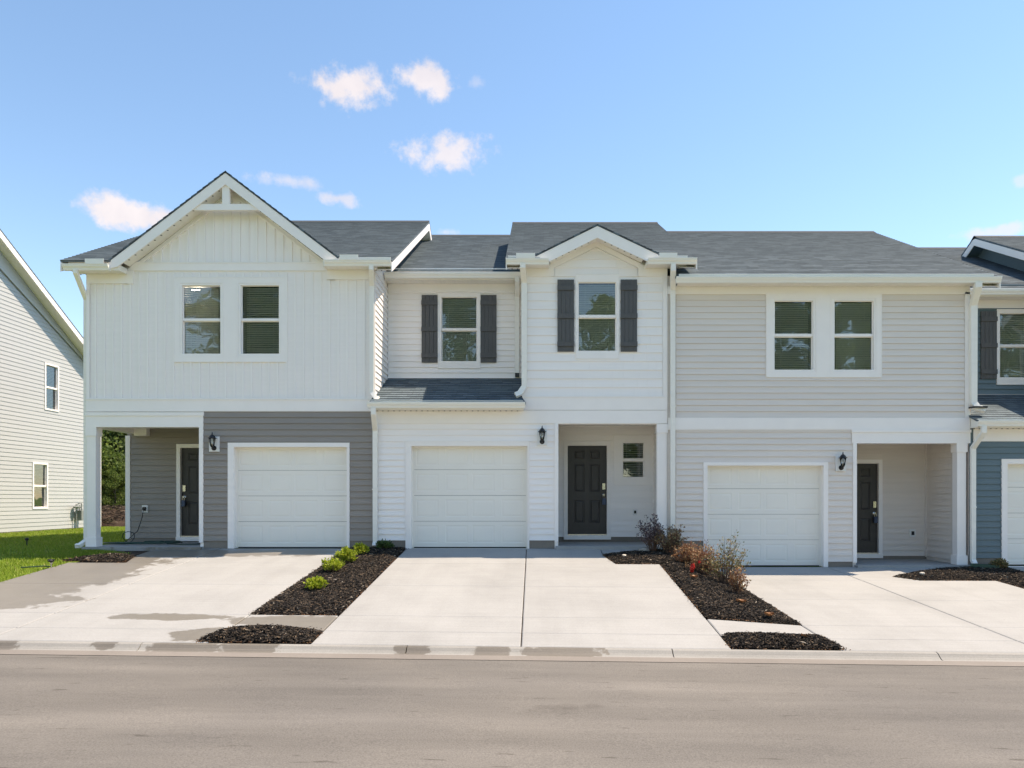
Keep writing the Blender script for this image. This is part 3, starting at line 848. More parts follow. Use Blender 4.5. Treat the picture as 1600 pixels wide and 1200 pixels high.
def sheet(name, mat, x0, x1, rows, step=2.0):
    """strip following the street's fall; rows = [(y, z offset from zk)]"""
    m = MB(); x = x0; xs = []
    while x < x1 + 1e-6: xs.append(x); x += step
    for (ya, za), (yb, zb) in zip(rows, rows[1:]):
        for a, b in zip(xs, xs[1:]):
            m.quad([(a, ya, zk(a) + za), (b, ya, zk(b) + za), (b, yb, zk(b) + zb), (a, yb, zk(a) + zb)])
    return m.build(name, mat, normals=False)
tag(sheet('road', 'road_asphalt', -60, 60, [(-17.2, -.085), (-12, -.03), (-6.83, -.085)]), kind='structure')
tag(sheet('gutter_pan', 'gutter_concrete', -60, 60, [(-6.835, -.080), (-6.58, -.072)]), kind='structure')
def build_kerb():
    root = MB(); f = front(0)
    for a in range(-60, 60, 4):
        root.quad([(a, -6.62, zk(a) - .16), (a + 4, -6.62, zk(a + 4) - .16), (a + 4, -6.46, zk(a + 4) - .16), (a, -6.46, zk(a) - .16)])
    kerb = tag(root.build('kerb', 'mulch_base', normals=False), kind='structure')
    x = 1.61 - 3.085 * 6
    while x < 20:
        a, b = x + .006, x + 3.085 - .006
        prof = [(-6.463, -.15), (-6.463, -.004), (-6.49, -.001), (-6.53, -.012), (-6.565, -.045), (-6.60, -.066), (-6.64, -.076), (-6.64, -.15)]
        m = MB(); n = len(prof)
        for u in (a, b):
            for (y, z) in prof: m.v.append((u, y, zk(u) + z))
        for i in range(n):
            j = (i + 1) % n; m.f.append((i, j, n + j, n + i))
        m.f.append(tuple(range(n))); m.f.append(tuple(n + i for i in reversed(range(n))))
        m.build('kerb_stone', 'kerb_concrete', kerb)
        x += 3.085
build_kerb()
m = MB(); 
for a in range(-60, 60, 4):
    m.quad([(a, -17.6, zk(a) + .03), (a + 4, -17.6, zk(a + 4) + .03), (a + 4, -17.2, zk(a + 4) - .08), (a, -17.2, zk(a) - .08)])
    m.quad([(a, -18.2, zk(a) + .03), (a + 4, -18.2, zk(a + 4) + .03), (a + 4, -17.6, zk(a + 4) + .03), (a, -17.6, zk(a) + .03)])
tag(m.build('far_kerb', 'kerb_concrete', normals=False), kind='structure')

GAP = .007
def slab(parent, pts, mat='concrete', lift=0.0):
    """concrete flag from a plan polygon (counter-clockwise), top follows the grade"""
    cx = sum(p[0] for p in pts) / len(pts); cy = sum(p[1] for p in pts) / len(pts)
    P = []
    for x, y in pts:
        d = Vector((cx - x, cy - y)); 
        P.append((x + GAP * (1 if d.x > 0 else -1), y + GAP * (1 if d.y > 0 else -1)))
    m = MB(); n = len(P)
    e = .012
    for k, (x, y) in enumerate(P):
        m.v.append((x, y, gz(x, y) + lift - .008))
    for x, y in P:
        m.v.append((x + (e if x < cx else -e), y + (e if y < cy else -e), gz(x, y) + lift))
    for x, y in P: m.v.append((x, y, gz(x, y) + lift - .12))
    for i in range(n):
        j = (i + 1) % n
        m.f.append((i, j, n + j, n + i)); m.f.append((2 * n + i, 2 * n + j, j, i))
    m.f.append(tuple(n + i for i in range(n)))
    return m.build('slab', mat, parent)
def driveway(label_mat, cells, x0, x1):
    b = MB()
    ys = [-6.455, -5, -3, -1.5, 0.0]
    for ya, yb in zip(ys, ys[1:]):
        b.quad([(x0, ya, gz(x0, ya) - .026), (x1, ya, gz(x1, ya) - .026), (x1, yb, gz(x1, yb) - .026), (x0, yb, gz(x0, yb) - .026)])
    root = tag(b.build('driveway', 'soil', normals=False), kind='structure')
    for pts in cells: slab(root, pts, label_mat)
    return root
def rc(a, b, c, d): return [(a, c), (b, c), (b, d), (a, d)]
ROWS = [-6.455, -5.92, -5.2, -3.4, -1.6]
def grid_cells(xs, rows): return [rc(a, b, c, d) for a, b in zip(xs, xs[1:]) for c, d in zip(rows, rows[1:])]
sb = MB(); ys_ = [-6.45, -5, -4, -3, -2, -1, 0.0]; xs_ = [-8.52, -6, -4, -2, 0, 2, 2.5, 2.75, 3.0, 3.25, 3.5, 4, 6, 8, 10, 12, 14, 16]
for ya, yb in zip(ys_, ys_[1:]):
    for xa, xb in zip(xs_, xs_[1:]):
        sb.quad([(x, y, gz(x, y) - .052 + .02) for x, y in ((xa, ya), (xb, ya), (xb, yb), (xa, yb))])
tag(sb.build('bare_soil', 'mulch_base', normals=False), kind='structure')
driveway('concrete_wet', grid_cells([-8.55, -6.42, -3.81], ROWS) + [[(-7.5, -1.6), (-6.42, -1.6), (-6.42, -.02), (-7.75, -.02), (-7.72, -.9)], rc(-6.42, -3.81, -1.6, -.02)], -8.5, -3.83)
driveway('concrete', grid_cells([-2.62, -.15, 2.32], ROWS) + [rc(-2.62, -.15, -1.6, -.02), [(-.15, -1.6), (1.52, -1.6), (1.36, -.75), (1.36, -.02), (-.15, -.02)], [(1.36, -.75), (1.75, -.45), (2.3, -.28), (2.4, -.16), (1.36, -.16)]], -2.6, 2.28)
driveway('concrete', grid_cells([3.60, 6.02, 8.5], ROWS) + [rc(3.60, 6.02, -1.6, -.02), [(6.02, -1.6), (7.08, -1.6), (6.78, -1.2), (7.1, -.95), (7.6, -.6), (8.2, -.3), (8.25, -.02), (6.02, -.02)]], 3.64, 8.3)
driveway('concrete', grid_cells([9.62, 12.1, 14.6], ROWS) + [rc(9.62, 12.1, -1.6, -.02), rc(12.1, 13.6, -1.6, -.02)], 9.66, 14.5)
sw = MB(); sw.quad([(-60, -5.9, zk(-30) - .3), (60, -5.9, zk(30) - .3), (60, -5.25, zk(30) - .3), (-60, -5.25, zk(-30) - .3)])
sw = tag(sw.build('sidewalk', 'soil', normals=False), kind='structure')
slab(sw, rc(-3.81, -2.62, -5.92, -5.2), 'concrete_wet'); slab(sw, rc(2.32, 3.60, -5.92, -5.2)); slab(sw, rc(8.5, 9.62, -5.92, -5.2))
for k in range(5): slab(sw, rc(-8.55 - 1.5 * (k + 1), -8.55 - 1.5 * k, -5.92, -5.2), 'concrete_wet')
for k in range(3): slab(sw, rc(14.6 + 1.5 * k, 16.1 + 1.5 * k, -5.92, -5.2))

# mulch beds
def inside(p, poly):
    c = False
    for i in range(len(poly)):
        a, b = poly[i], poly[(i + 1) % len(poly)]
        if (a[1] > p[1]) != (b[1] > p[1]) and p[0] < (b[0] - a[0]) * (p[1] - a[1]) / (b[1] - a[1]) + a[0]: c = not c
    return c
def edge_dist(p, poly):
    d = 9
    for i in range(len(poly)):
        a, b = Vector(poly[i]), Vector(poly[(i + 1) % len(poly)]); q = Vector(p)
        ab = b - a; t = max(0, min(1, (q - a).dot(ab) / ab.length_squared)); d = min(d, (a + ab * t - q).length)
    return d
BEDS = {}
def hsh(x, y): 
    return .5 + .25 * math.sin(x * 7.3 + y * 3.1) + .25 * math.sin(y * 9.7 - x * 4.7 + 1.3)
def bed_h(poly, x, y, rise):
    d = edge_dist((x, y), poly); t = min(1, d / .28); t = t * (2 - t)
    return gz(x, y) + .005 + rise * t * (.75 + .35 * hsh(x, y))
def mulch_bed(label, poly, rise, dens=900, big=1.0, seed=1):
    rr = random.Random(seed); st = .055
    x0, x1 = min(p[0] for p in poly), max(p[0] for p in poly); y0, y1 = min(p[1] for p in poly), max(p[1] for p in poly)
    m = MB(); idx = {}
    nx, ny = int((x1 - x0) / st) + 1, int((y1 - y0) / st) + 1
    def vid(i, j):
        if (i, j) not in idx:
            x, y = x0 + i * st, y0 + j * st
            idx[(i, j)] = len(m.v); m.v.append((x, y, bed_h(poly, x, y, rise) - .012 + rr.uniform(-.006, .006)))
        return idx[(i, j)]
    for i in range(nx):
        for j in range(ny):
            if inside((x0 + (i + .5) * st, y0 + (j + .5) * st), poly): m.f.append((vid(i, j), vid(i + 1, j), vid(i + 1, j + 1), vid(i, j + 1)))
    root = tag(m.build('mulch_bed', 'mulch_base', normals=False), kind='structure')
    c = MB(); area = (x1 - x0) * (y1 - y0)
    for k in range(int(area * dens)):
        x, y = rr.uniform(x0 - .02, x1 + .02), rr.uniform(y0 - .02, y1 + .02)
        x += rr.gauss(0, .012); y += rr.gauss(0, .012)
        if not inside((x, y), poly): 
            if rr.random() > .06 or edge_dist((x, y), poly) > .05: continue
        z = bed_h(poly, x, y, rise) + rr.uniform(-.004, .014)
        a = rr.uniform(0, 6.283); l = rr.uniform(.012, .040) * big * (1.9 if rr.random() < .13 else 1); w = rr.uniform(.0035, .009) * big; p = rr.uniform(-.45, .45)
        d = Vector((math.cos(a) * math.cos(p), math.sin(a) * math.cos(p), math.sin(p))) * l; s = Vector((-math.sin(a), math.cos(a), rr.uniform(-.5, .5))) * w
        o = Vector((x, y, z)); b = len(c.v)
        c.v += [tuple(o - d), tuple(o + d * .9 + s), tuple(o + d * .9 - s), tuple(o + Vector((0, 0, w * 1.3)) + s * .6), ]
        c.f += [(b, b + 1, b + 3), (b, b + 3, b + 2), (b + 1, b + 2, b + 3), (b, b + 2, b + 1)]
    ch = c.build('mulch_chips', 'mulch_chip', root, normals=False); tag(ch, label, kind='stuff')
    e = MB()
    for i in range(len(poly)):
        a, b_ = Vector(poly[i]), Vector(poly[(i + 1) % len(poly)]); L_ = (b_ - a).length
        for k in range(int(L_ * 70)):
            t = rr.random(); q = a.lerp(b_, t); o = Vector((q.x + rr.gauss(0, .018), q.y + rr.gauss(0, .018)))
            if math.sin(q.x * 5 + q.y * 3.1 + seed) < -.1 and rr.random() < .8: continue
            z = gz(o.x, o.y) + .006; r = rr.uniform(.004, .013); b = len(e.v)
            e.v += [(o.x - r, o.y - r * .6, z - .004), (o.x + r, o.y - r * .5, z - .004), (o.x, o.y + r, z - .004), (o.x, o.y, z + r * .7)]
            e.f += [(b, b + 1, b + 3), (b + 1, b + 2, b + 3), (b + 2, b, b + 3)]
    tag(e.build('soil_crumbs', 'clay', root, normals=False), 'reddish clay crumbs spilled along the edge of the mulch', kind='stuff')
    BEDS[label] = (poly, rise)
    return root
M1 = [(-3.80, -5.19), (-2.63, -5.19), (-2.63, -.02), (-3.80, -.02)]
M2 = [(-3.95, -6.43), (-2.63, -6.43), (-2.63, -5.98), (-3.0, -5.94), (-3.72, -5.94), (-3.86, -6.15)]
M3 = [(1.36, -.74), (1.53, -1.59), (2.33, -1.59), (2.33, -5.19), (3.59, -5.19), (3.59, -.02), (2.62, -.02), (2.55, -.2), (1.75, -.5)]
M4 = [(2.33, -6.43), (3.66, -6.43), (3.58, -5.96), (2.33, -5.94)]
M5 = [(6.79, -1.2), (7.08, -1.59), (8.51, -1.59), (8.51, -5.19), (9.61, -5.19), (9.61, -.02), (8.9, -.02), (8.75, -.18), (8.2, -.31), (7.6, -.62)]
M6 = [(-8.75, -1.45), (-7.58, -1.58), (-7.66, -.98), (-8.2, -.9)]
mulch_bed('black bark mulch in the long bed with lime green shrubs', M1, .05, 2900, seed=1)
mulch_bed('black bark mulch mound by the kerb left of the middle driveway', M2, .105, 5600, 1.05, seed=2)
mulch_bed('black bark mulch in the bed of bronze shrubs', M3, .05, 2500, seed=3)
mulch_bed('black bark mulch mound by the kerb right of the middle driveway', M4, .10, 5600, 1.05, seed=4)
mulch_bed('black bark mulch in the bed before the blue house', M5, .05, 1700, seed=5)
mulch_bed('small heap of black mulch at the lawn corner', M6, .075, 3600, 1.2, seed=6)

# turf blades
def grass():
    rr = random.Random(11); m = MB()
    def put(x, y, n, hgt):
        for k in range(n):
            bx_, by_ = x + rr.gauss(0, .03), y + rr.gauss(0, .03)
            z = gz(bx_, by_) - .034; a = rr.uniform(0, 6.283); w = .0055 + (by_ + 6) * .0004; h = hgt * rr.uniform(.5, 1.2); ln = rr.uniform(.1, .8) * h
            b = len(m.v)
            m.v += [(bx_ - math.cos(a) * w, by_ - math.sin(a) * w, z), (bx_ + math.cos(a) * w, by_ + math.sin(a) * w, z), (bx_ - math.sin(a) * ln, by_ + math.cos(a) * ln, z + h)]
            m.f.append((b, b + 1, b + 2))
    for k in range(52000):
        y = -5.1 + 17 * rr.random() ** 1.5; x = rr.uniform(-15.9, -8.5)
        if y > -.1 and x > -9.4 and y < 1.6: continue
        if y > 1.4 and x > -9.3: continue
        if inside((x, y), M6) : continue
        put(x, y, 3, .055)
    for k in range(9000):
        y = rr.uniform(-1.0, -.12); x = rr.uniform(-9.6, -7.8)
        if inside((x, y), M6) or (x > -8.4 and y < -.55): continue
        if x > -8.9 + (-.15 - y) * 2.2: continue
        put(x, y, 2, .05)
    o = m.build('grass', 'grass_blades', normals=False)
    tag(o, 'bright green lawn grass beside the left driveway', 'grass', kind='stuff')
grass()

# ------------------------------------------------------------------ the row of townhouses
TW = 'trim_white'
OH = .30
def frieze(fr, u0, u1, z0, z1, parent, n=.028, name='frieze_board', mat=TW):
    return bx(name, fr, u0, u1, z0, z1, .001, n, mat, parent)
def body_shell(parent, x0, x1, ztop, ybk, zb, left=False, right=False, mat='white_vinyl', yl=0.0, yr=0.0, topz=None):
    m = MB()
    m.quad([(x0, ybk, zb), (x1, ybk, zb), (x1, ybk, ztop), (x0, ybk, ztop)])
    if left: m.quad([(x0, yl, zb), (x0, ybk, zb), (x0, ybk, ztop), (x0, yl, ztop)])
    if right: m.quad([(x1, yr, zb), (x1, ybk, zb), (x1, ybk, ztop), (x1, yr, ztop)])
    m.quad([(x0, 1.7, ztop), (x1, 1.7, ztop), (x1, ybk, ztop), (x0, ybk, ztop)])
    return m.build('shell', mat, parent, normals=False)
def rake_end(parent, X, out, ye, ze, yr, zr, yb, mat=TW, smat='soffit_white', h=.19, wall=None):
    """gable-end rake boards at x = X (facing out = +1/-1) with a soffit behind"""
    fr = side_right(X) if out > 0 else side_left(X)
    sl = (zr - ze) / (yr - ye); zb = zr - sl * (yb - yr)
    m = MB(); t = .036
    m.poly(fr, [(ye, ze - t - h), (yr, zr - t - h), (yr, zr - t), (ye, ze - t)], -.025, -.004)
    m.poly(fr, [(yr, zr - t - h), (yb, zb - t - h), (yb, zb - t), (yr, zr - t)], -.025, -.004)
    r = m.build('rake_board', mat, parent)
    s = MB(); d = .34
    for (a, za, b, zb_) in ((ye + .05, ze + .05 * sl, yr, zr), (yr, zr, yb, zb)):
        s.quad([fr(a, -.025, za - t - h + .03), fr(b, -.025, zb_ - t - h + .03), fr(b, -d, zb_ - t - h + .03), fr(a, -d, za - t - h + .03)])
    # ribs of the vented soffit
    k = ye + .2
    while k < yr - .1:
        z = ze + (k - ye) * sl - t - h + .03
        s.box(fr, k, k + .012, z - .012, z + .002, -d, -.027); k += .16
    s.build('rake_soffit', smat, r)
    w = MB(); w.poly(fr, [(ye + .4, ze + .4 * sl - t - .2), (yr, zr - .85), (yr, zr - t - .02), (ye + .4, ze + .4 * sl - t - .02)], -d - .03, -d)
    w.poly(fr, [(yr, zr - .85), (yb - .4, zb), (yb - .4, zb + .4 * sl - t), (yr, zr - t - .02)], -d - .03, -d)
    w.build('gable_wall', wall or 'white_vinyl', r)
    return r

def front_gable(parent, cx, za, xl, zl, xr, zr_, roof_ye, roof_ze, sl_main, truss=False, label=None, h=.235):
    """cross gable facing the street: two shingled slopes, rake boards, sloping soffits"""
    yf = -OH - .035
    root = None
    yv = roof_ye + (za - roof_ze) / sl_main          # where its ridge meets the main slope
    for (xe, ze) in ((xl, zl), (xr, zr_)):
        yve = max(yf, roof_ye + (ze - roof_ze) / sl_main)
        O = Vector((xe, yf, ze)); A = Vector((cx, yf, za))
        S = (A - O); Ls = S.length
        U = Vector((0, 1, 0))
        poly = [(0, 0), (yve - yf + .05, 0), (yv - yf + .05, Ls), (0, Ls)]
        if (xe > cx): pass
        r = shingle_plane('gable_roof', O, U, S, poly, parent, thick=.03)
        root = root or r
    fr = front(0); t = .034
    sl1 = (za - zl) / (cx - xl); sl2 = (za - zr_) / (xr - cx)
    rb = MB()
    rb.poly(fr, [(xl, zl - t), (xl + .02, zl - t - .12), (xl + .22, zl + .22 * sl1 - t - h), (cx, za - t - h), (cx, za - t)], OH, OH + .028)
    rb.poly(fr, [(cx, za - t), (cx, za - t - h), (xr - .22, zr_ + .22 * sl2 - t - h), (xr - .02, zr_ - t - .12), (xr, zr_ - t)], OH, OH + .028)
    rb = rb.build('rake_board', TW, parent)
    sf = MB(); hh = h - .03
    e1, e2 = .30, .30
    sf.quad([fr(xl + e1, 0, zl + e1 * sl1 - t - hh), fr(cx, 0, za - t - hh), fr(cx, OH, za - t - hh), fr(xl + e1, OH, zl + e1 * sl1 - t - hh)])
    sf.quad([fr(cx, 0, za - t - hh), fr(xr - e2, 0, zr_ + e2 * sl2 - t - hh), fr(xr - e2, OH, zr_ + e2 * sl2 - t - hh), fr(cx, OH, za - t - hh)])
    for (xa, zz, s_, sg) in ((xl, zl, sl1, 1), (xr, zr_, sl2, -1)):
        u = .34
        while u < abs(cx - xa) - .05:
            x = xa + sg * u; z = zz + u * s_ - t - hh
            sf.quad([fr(x, .01, z - .006), fr(x + sg * .014, .01, z - .006 + .014 * s_), fr(x + sg * .014, OH - .005, z - .006 + .014 * s_), fr(x, OH - .005, z - .006)]); u += .1
    sf.build('gable_soffit', 'soffit_white', rb, normals=False)
    vt = MB()
    for (xa, zz, s_, sg) in ((xl, zl, sl1, 1), (xr, zr_, sl2, -1)):
        u = .40
        while u < abs(cx - xa) - .1:
            x = xa + sg * u; z = zz + u * s_ - t - hh - .012
            vt.box(fr, min(x, x + sg * .03), max(x, x + sg * .03), z - .004, z + .004, OH - .05, OH - .03); u += .13
    vt.build('vent_slot', 'flashing_black', rb)
    if truss:
        zb0, zb1 = UZ(328, -.3), UZ(318.5, -.3)
        hw0 = (za - t - h - zb0) / ((sl1 + sl2) / 2); hw1 = (za - t - h - zb1) / ((sl1 + sl2) / 2)
        c = MB(); c.poly(fr, [(cx - hw0 - .06, zb0), (cx + hw0 + .06, zb0), (cx + hw1 + .06, zb1), (cx - hw1 - .06, zb1)], OH - .075, OH - .003); tr = c.build('collar_beam', TW, parent)
        c = MB(); c.box(fr, cx - .075, cx + .075, zb1 + .001, za - t - h + .06, OH - .075, OH - .003); c.build('king_post', TW, tr)
    return rb

def splash_guard(fr, u0, u1, z, parent):
    m = MB(); m.box(fr, u0, u1, z - .01, z + .095, OH + .117, OH + .122); return m.build('splash_guard', 'gutter_white', parent)

# ---- A: left townhouse, white board and batten over grey laps
def townhouse_a():
    T = thing('townhouse', 'white board and batten townhouse with grey lower siding and tall trussed gable', 'townhouse', (-6.2, 4, 0), 'attached row of townhouses')
    f = front(0); X0, X1 = -9.18, -3.285
    PB = 1.57; fb = front(PB)
    gx0, gx1, gzt = UX(366), UX(542.5), UZ(698.5)            # clear garage opening
    # wall backing, upper windows
    wl = []
    for a, b in ((286, 344), (377.5, 435.6)): wl.append((UX(a), UX(b)))
    zt0, zt1, zb0, zb1 = UZ(497), UZ(447), UZ(552), UZ(502.3)
    wh = [(a - .03, b + .03, zb0 - .03, zt1 + .03) for a, b in wl]
    px0, px1, pzt = UX(158), UX(313), UZ(667.5)
    wall = backing('wall', f, X0, X1, -.4, 5.9, wh + [(gx0, gx1, -.5, gzt), (X0 - .01, px1, -.5, pzt)], 'white_vinyl', T)
    # garage jamb sides / foundation / lower siding
    for a, b in ((UX(318.5), UX(357)), (UX(546.6), X1)):
        bx('foundation', f, a, b, -.4, UZ(845), .001, .006, 'foundation_block', T)
    tr0, tr1, trt = UX(356.7), UX(546.5), UZ(691.8)
    lap_siding(f, UX(318.5), X1, UZ(845), UZ(643), [(tr0, tr1, -1, trt)], 'grey_vinyl', wall)
    casing(f, tr0, tr1, 0, trt, (gx0, gx1, -1, gzt), .03, T, name='garage_casing', lip=0)
    garage_door(T, f, gx0, gx1, 0.0, gzt)
    # band between the storeys, porch beam and posts
    bx('band_board', f, X0 - .004, X1, UZ(643), UZ(625), .001, .03, TW, T)
    bx('band_cap', f, X0 - .01, X1, UZ(625) + .0005, UZ(622.6), .001, .045, TW, T)
    bx('porch_beam', f, X0 - .012, UX(318.5), pzt, UZ(650), -.2, .032, TW, T)
    bx('beam_cap', f, X0 - .02, UX(319.5), UZ(650) + .0005, UZ(645), .0, .05, TW, T)
    sb = Frame((X0 + .01, 0), (0, 1), (1, 0)); bx('side_beam', sb, .21, PB, pzt - .0, UZ(650), 0, .18, TW, T)
    bx('beam_end', sb, PB - .17, PB - .002, UZ(667.5) - .05, UZ(650) - .002, .181, .46, TW, T)
    bx('corner_board', f, UX(312), UX(318.4), UZ(847.5), pzt, -.1, .034, TW, T)
    column(T, UX(136.6), UX(150), -.01, .165, .035, pzt)
    c = MB(); c.quad([(X0, 0, 2.62), (px1 + .2, 0, 2.62), (px1 + .2, PB, 2.62), (X0, PB, 2.62)]); c.build('porch_ceiling', 'soffit_white', T, normals=False)
    pw = MB(); pw.quad([(px1 + .08, 0.1, 0), (px1 + .08, PB, 0), (px1 + .08, PB, 2.62), (px1 + .08, .1, 2.62)]); pw.build('porch_side_wall', 'grey_vinyl', T, normals=False)
    dx0 = UX(282.6, PB); dx1 = dx0 + .885; dz0, dz1 = UZ(837, PB), UZ(700, PB)
    bw = backing('porch_wall', fb, X0 - .05, px1 + .2, -.2, 2.7, [(dx0, dx1, dz0, dz1)], 'grey_vinyl', T)
    lap_siding(fb, X0 + .03, px1 + .1, UZ(840.5, PB), 2.62, [(dx0 - .09, dx1 + .09, -1, dz1 + .09)], 'grey_vinyl', bw)
    bx('foundation', fb, X0, px1 + .1, -.1, UZ(840.5, PB), .001, .004, 'foundation_block', T)
    bx('corner_board', fb, X0 - .08, X0 + .025, UZ(842, PB), 2.45, -.06, .03, TW, T)
    front_door(T, fb, dx0, dx1, dz0, dz1, 'left')
    outlet(T, fb, UX(227.4, PB), UZ(795, PB), .13, .165)
    s = MB(); s.box(f, X0 - .02, UX(319), -.12, .035, -PB - .02, .16); s.build('porch_slab', 'concrete_wet', T)
    # upper storey: board and batten, window surround, corner boards
    c0, c1, d0, d1 = UX(273.5), UX(447.5), UZ(564.5), UZ(434.5)
    battens(f, X0 + .05, X1 - .05, UZ(622.5), 5.66, [(c0 - .02, c1 + .02, d0 - .02, d1 + .02)], 'white_batten_vinyl', wall)
    bx('corner_board', f, X0 - .005, X0 + .06, UZ(622.5), 5.62, .0165, .026, TW, T); bx('corner_board', f, X1 - .065, X1 + .003, UZ(622.5), 5.7, .0165, .026, TW, T)
    holes = [(a - .052, b + .052, zb0 - .052, zt1 + .052) for a, b in wl]
    m = MB()
    for r in minus_holes(c0, c1, d0, d1, holes): m.box(f, r[0], r[1], r[2], r[3], .001, .027)
    cs = m.build('window_surround', TW, T)
    e = MB(); l = .022
    e.box(f, c0 - l, c0 - .0005, d0 - l, d1 + l, .001, .034); e.box(f, c1 + .0005, c1 + l, d0 - l, d1 + l, .001, .034); e.box(f, c0, c1, d1 + .0005, d1 + l, .001, .034); e.box(f, c0, c1, d0 - l, d0 - .0005, .001, .034)
    for a in (UX(349.5), UX(371.0)): e.box(f, a, a + .014, d0 + .07, d1 - .07, .0272, .033)
    e.build('drip_channel', TW, cs)
    for (a, b), t in zip(wl, (62, 54)): window(T, f, a, b, zt0, zt1, zb0, zb1, tilt=t, n_out=.02)
    # gable wall above the band
    cx, za = -6.205, 7.61
    gl, gr = -8.59, -3.925; zl, zr = 5.79, 5.875
    k = .77; apex = za - .235
    reg = [(cx - 2.2, apex - 2.2 * k), (cx + 2.2, apex - 2.2 * k), (cx, apex)]
    zg = UZ(411.7)
    backing('gable_wall', f, gl, gr, 5.9, apex, [], 'white_batten_vinyl', T, region=[(cx - 2.38, apex - 2.38 * k), (cx + 2.38, apex - 2.38 * k), (cx, apex)])
    reg = [(gl, 5.5), (gr, 5.5), (gr, 5.6), (cx, apex - .10), (gl, 5.6)]
    battens(f, gl + .1, gr - .05, zg, apex, [], 'white_batten_vinyl', wall, region=[(cx - 1.95, apex - .12 - 1.95 * k), (cx + 1.95, apex - .12 - 1.95 * k), (cx, apex - .12)])
    m = MB(); m.poly(f, [(cx - 1.98, zg - .0), (cx + 1.98, zg - .0), (cx + 1.98 + .19, zg - .155), (cx - 1.98 - .19, zg - .155)], .001, .029); gb = m.build('gable_band', TW, T)
    bx('gable_band_cap', f, cx - 1.97, cx + 1.97, zg + .0005, zg + .022, .001, .04, TW, gb)
    for sg in (-1, 1):
        m = MB(); a = (cx + sg * 2.02, apex - 2.02 * k); 
        pts = [(cx, apex - .085), (cx, apex - .12), (cx + sg * 1.96, apex - .12 - 1.96 * k), (cx + sg * 1.96, apex - .085 - 1.96 * k)]
        m.poly(f, pts, .001, .034); m.build('gable_trim', TW, T)
    # eaves: boxed returns either side of the gable
    zsl, zsr = 5.635, 5.715
    for (a, b, zs, gt) in ((X0 - .20, UX(199), zsl, 5.725), (UX(512), X1 + .40, zsr, 5.81)):
        so = soffit(f, a, b, zs, 0, OH, T)
        e_ = b if zs < 5.7 else a
        bx('eave_end', f, e_ - .012, e_ + .012, zs - .0125, zs + (.10 if zs < 5.7 else .15), .031, OH + .001, 'soffit_white', so)
        frieze(f, max(a, X0), min(b, X1), zs - .175, zs - .001, T, .03)
        frieze(f, max(a, X0), min(b, X1), zs - .20, zs - .1755, T, .04, 'frieze_lip')
    frieze(f, UX(197), UX(209), zsl - .2, zg - .16, T, .031); frieze(f, UX(511), UX(523), zsr - .2, zg - .16, T, .031)
    gutter(f, X0 - .26, UX(186.5), 5.722, OH + .001, T); gutter(f, UX(515), -2.86, 5.806, OH + .001, T)
    splash_guard(f, UX(133.5, -.4), UX(163, -.4), 5.722, T); splash_guard(f, UX(531, -.4), UX(560, -.4), 5.806, T)
    ye, ze, yr, zrr = -.37, 5.80, 4.88, 8.57
    main_gable(T, -9.50, -2.84, ye, ze, yr, zrr, 10.1, (gl + .06, cx, gr - .06, za - .04))
    rake_end(T, -2.84, 1, ye, ze, yr, zrr, 10.1); rake_end(T, -9.50, -1, ye, ze, yr, zrr, 10.1)
    front_gable(T, cx, za, gl, zl, gr, zr, ye, ze, (zrr - ze) / (yr - ye), truss=True)
    # right side wall above the neighbour's low roof
    sr = side_right(X1); w = backing('side_wall', sr, 0, 2.0, 2.6, 6.6, [], 'white_vinyl', T, region=[(0, 2.6), (2, 2.6), (2, 6.5), (0, 5.75)])
    lap_siding(sr, .035, 1.38, 2.9, 5.75, [], 'white_vinyl', w)
    bx('corner_board', sr, .0, .034, 2.9, 5.72, .001, .024, TW, T); bx('corner_board', sr, 1.35, 1.379, 2.9, 5.8, .018, .03, TW, T)
    body_shell(T, X0, X1, 5.6, 9.7, -.3, left=True, yl=PB)
    m = MB(); m.quad([(X0, 0, 2.62), (X0, 9.7, 2.62), (X0, 9.7, 5.62), (X0, 0, 5.62)]); m.build('side_wall', 'white_vinyl', T, normals=False)
    # downspouts
    xl_, yl_ = X0 - .09, -.02
    downspout([(UX(118.5, -.37), -.37, 5.62), (UX(118.5, -.37), -.37, 5.55), (X0 - .055, .06, 5.13), (X0 - .055, .06, .16), (X0 - .13, -.05, .06), (X0 - .2, -.07, .055)], T, .075, .075)
    downspout([(UX(580, -.38), -.37, 5.70), (UX(580, -.38), -.37, 5.62), (X1 - .03, -.06, 5.38), (X1 - .03, -.06, 3.20), (X1 + .06, -.10, 3.07), (X1 + .13, -.12, 3.05)], T, .085, .06)
    return T

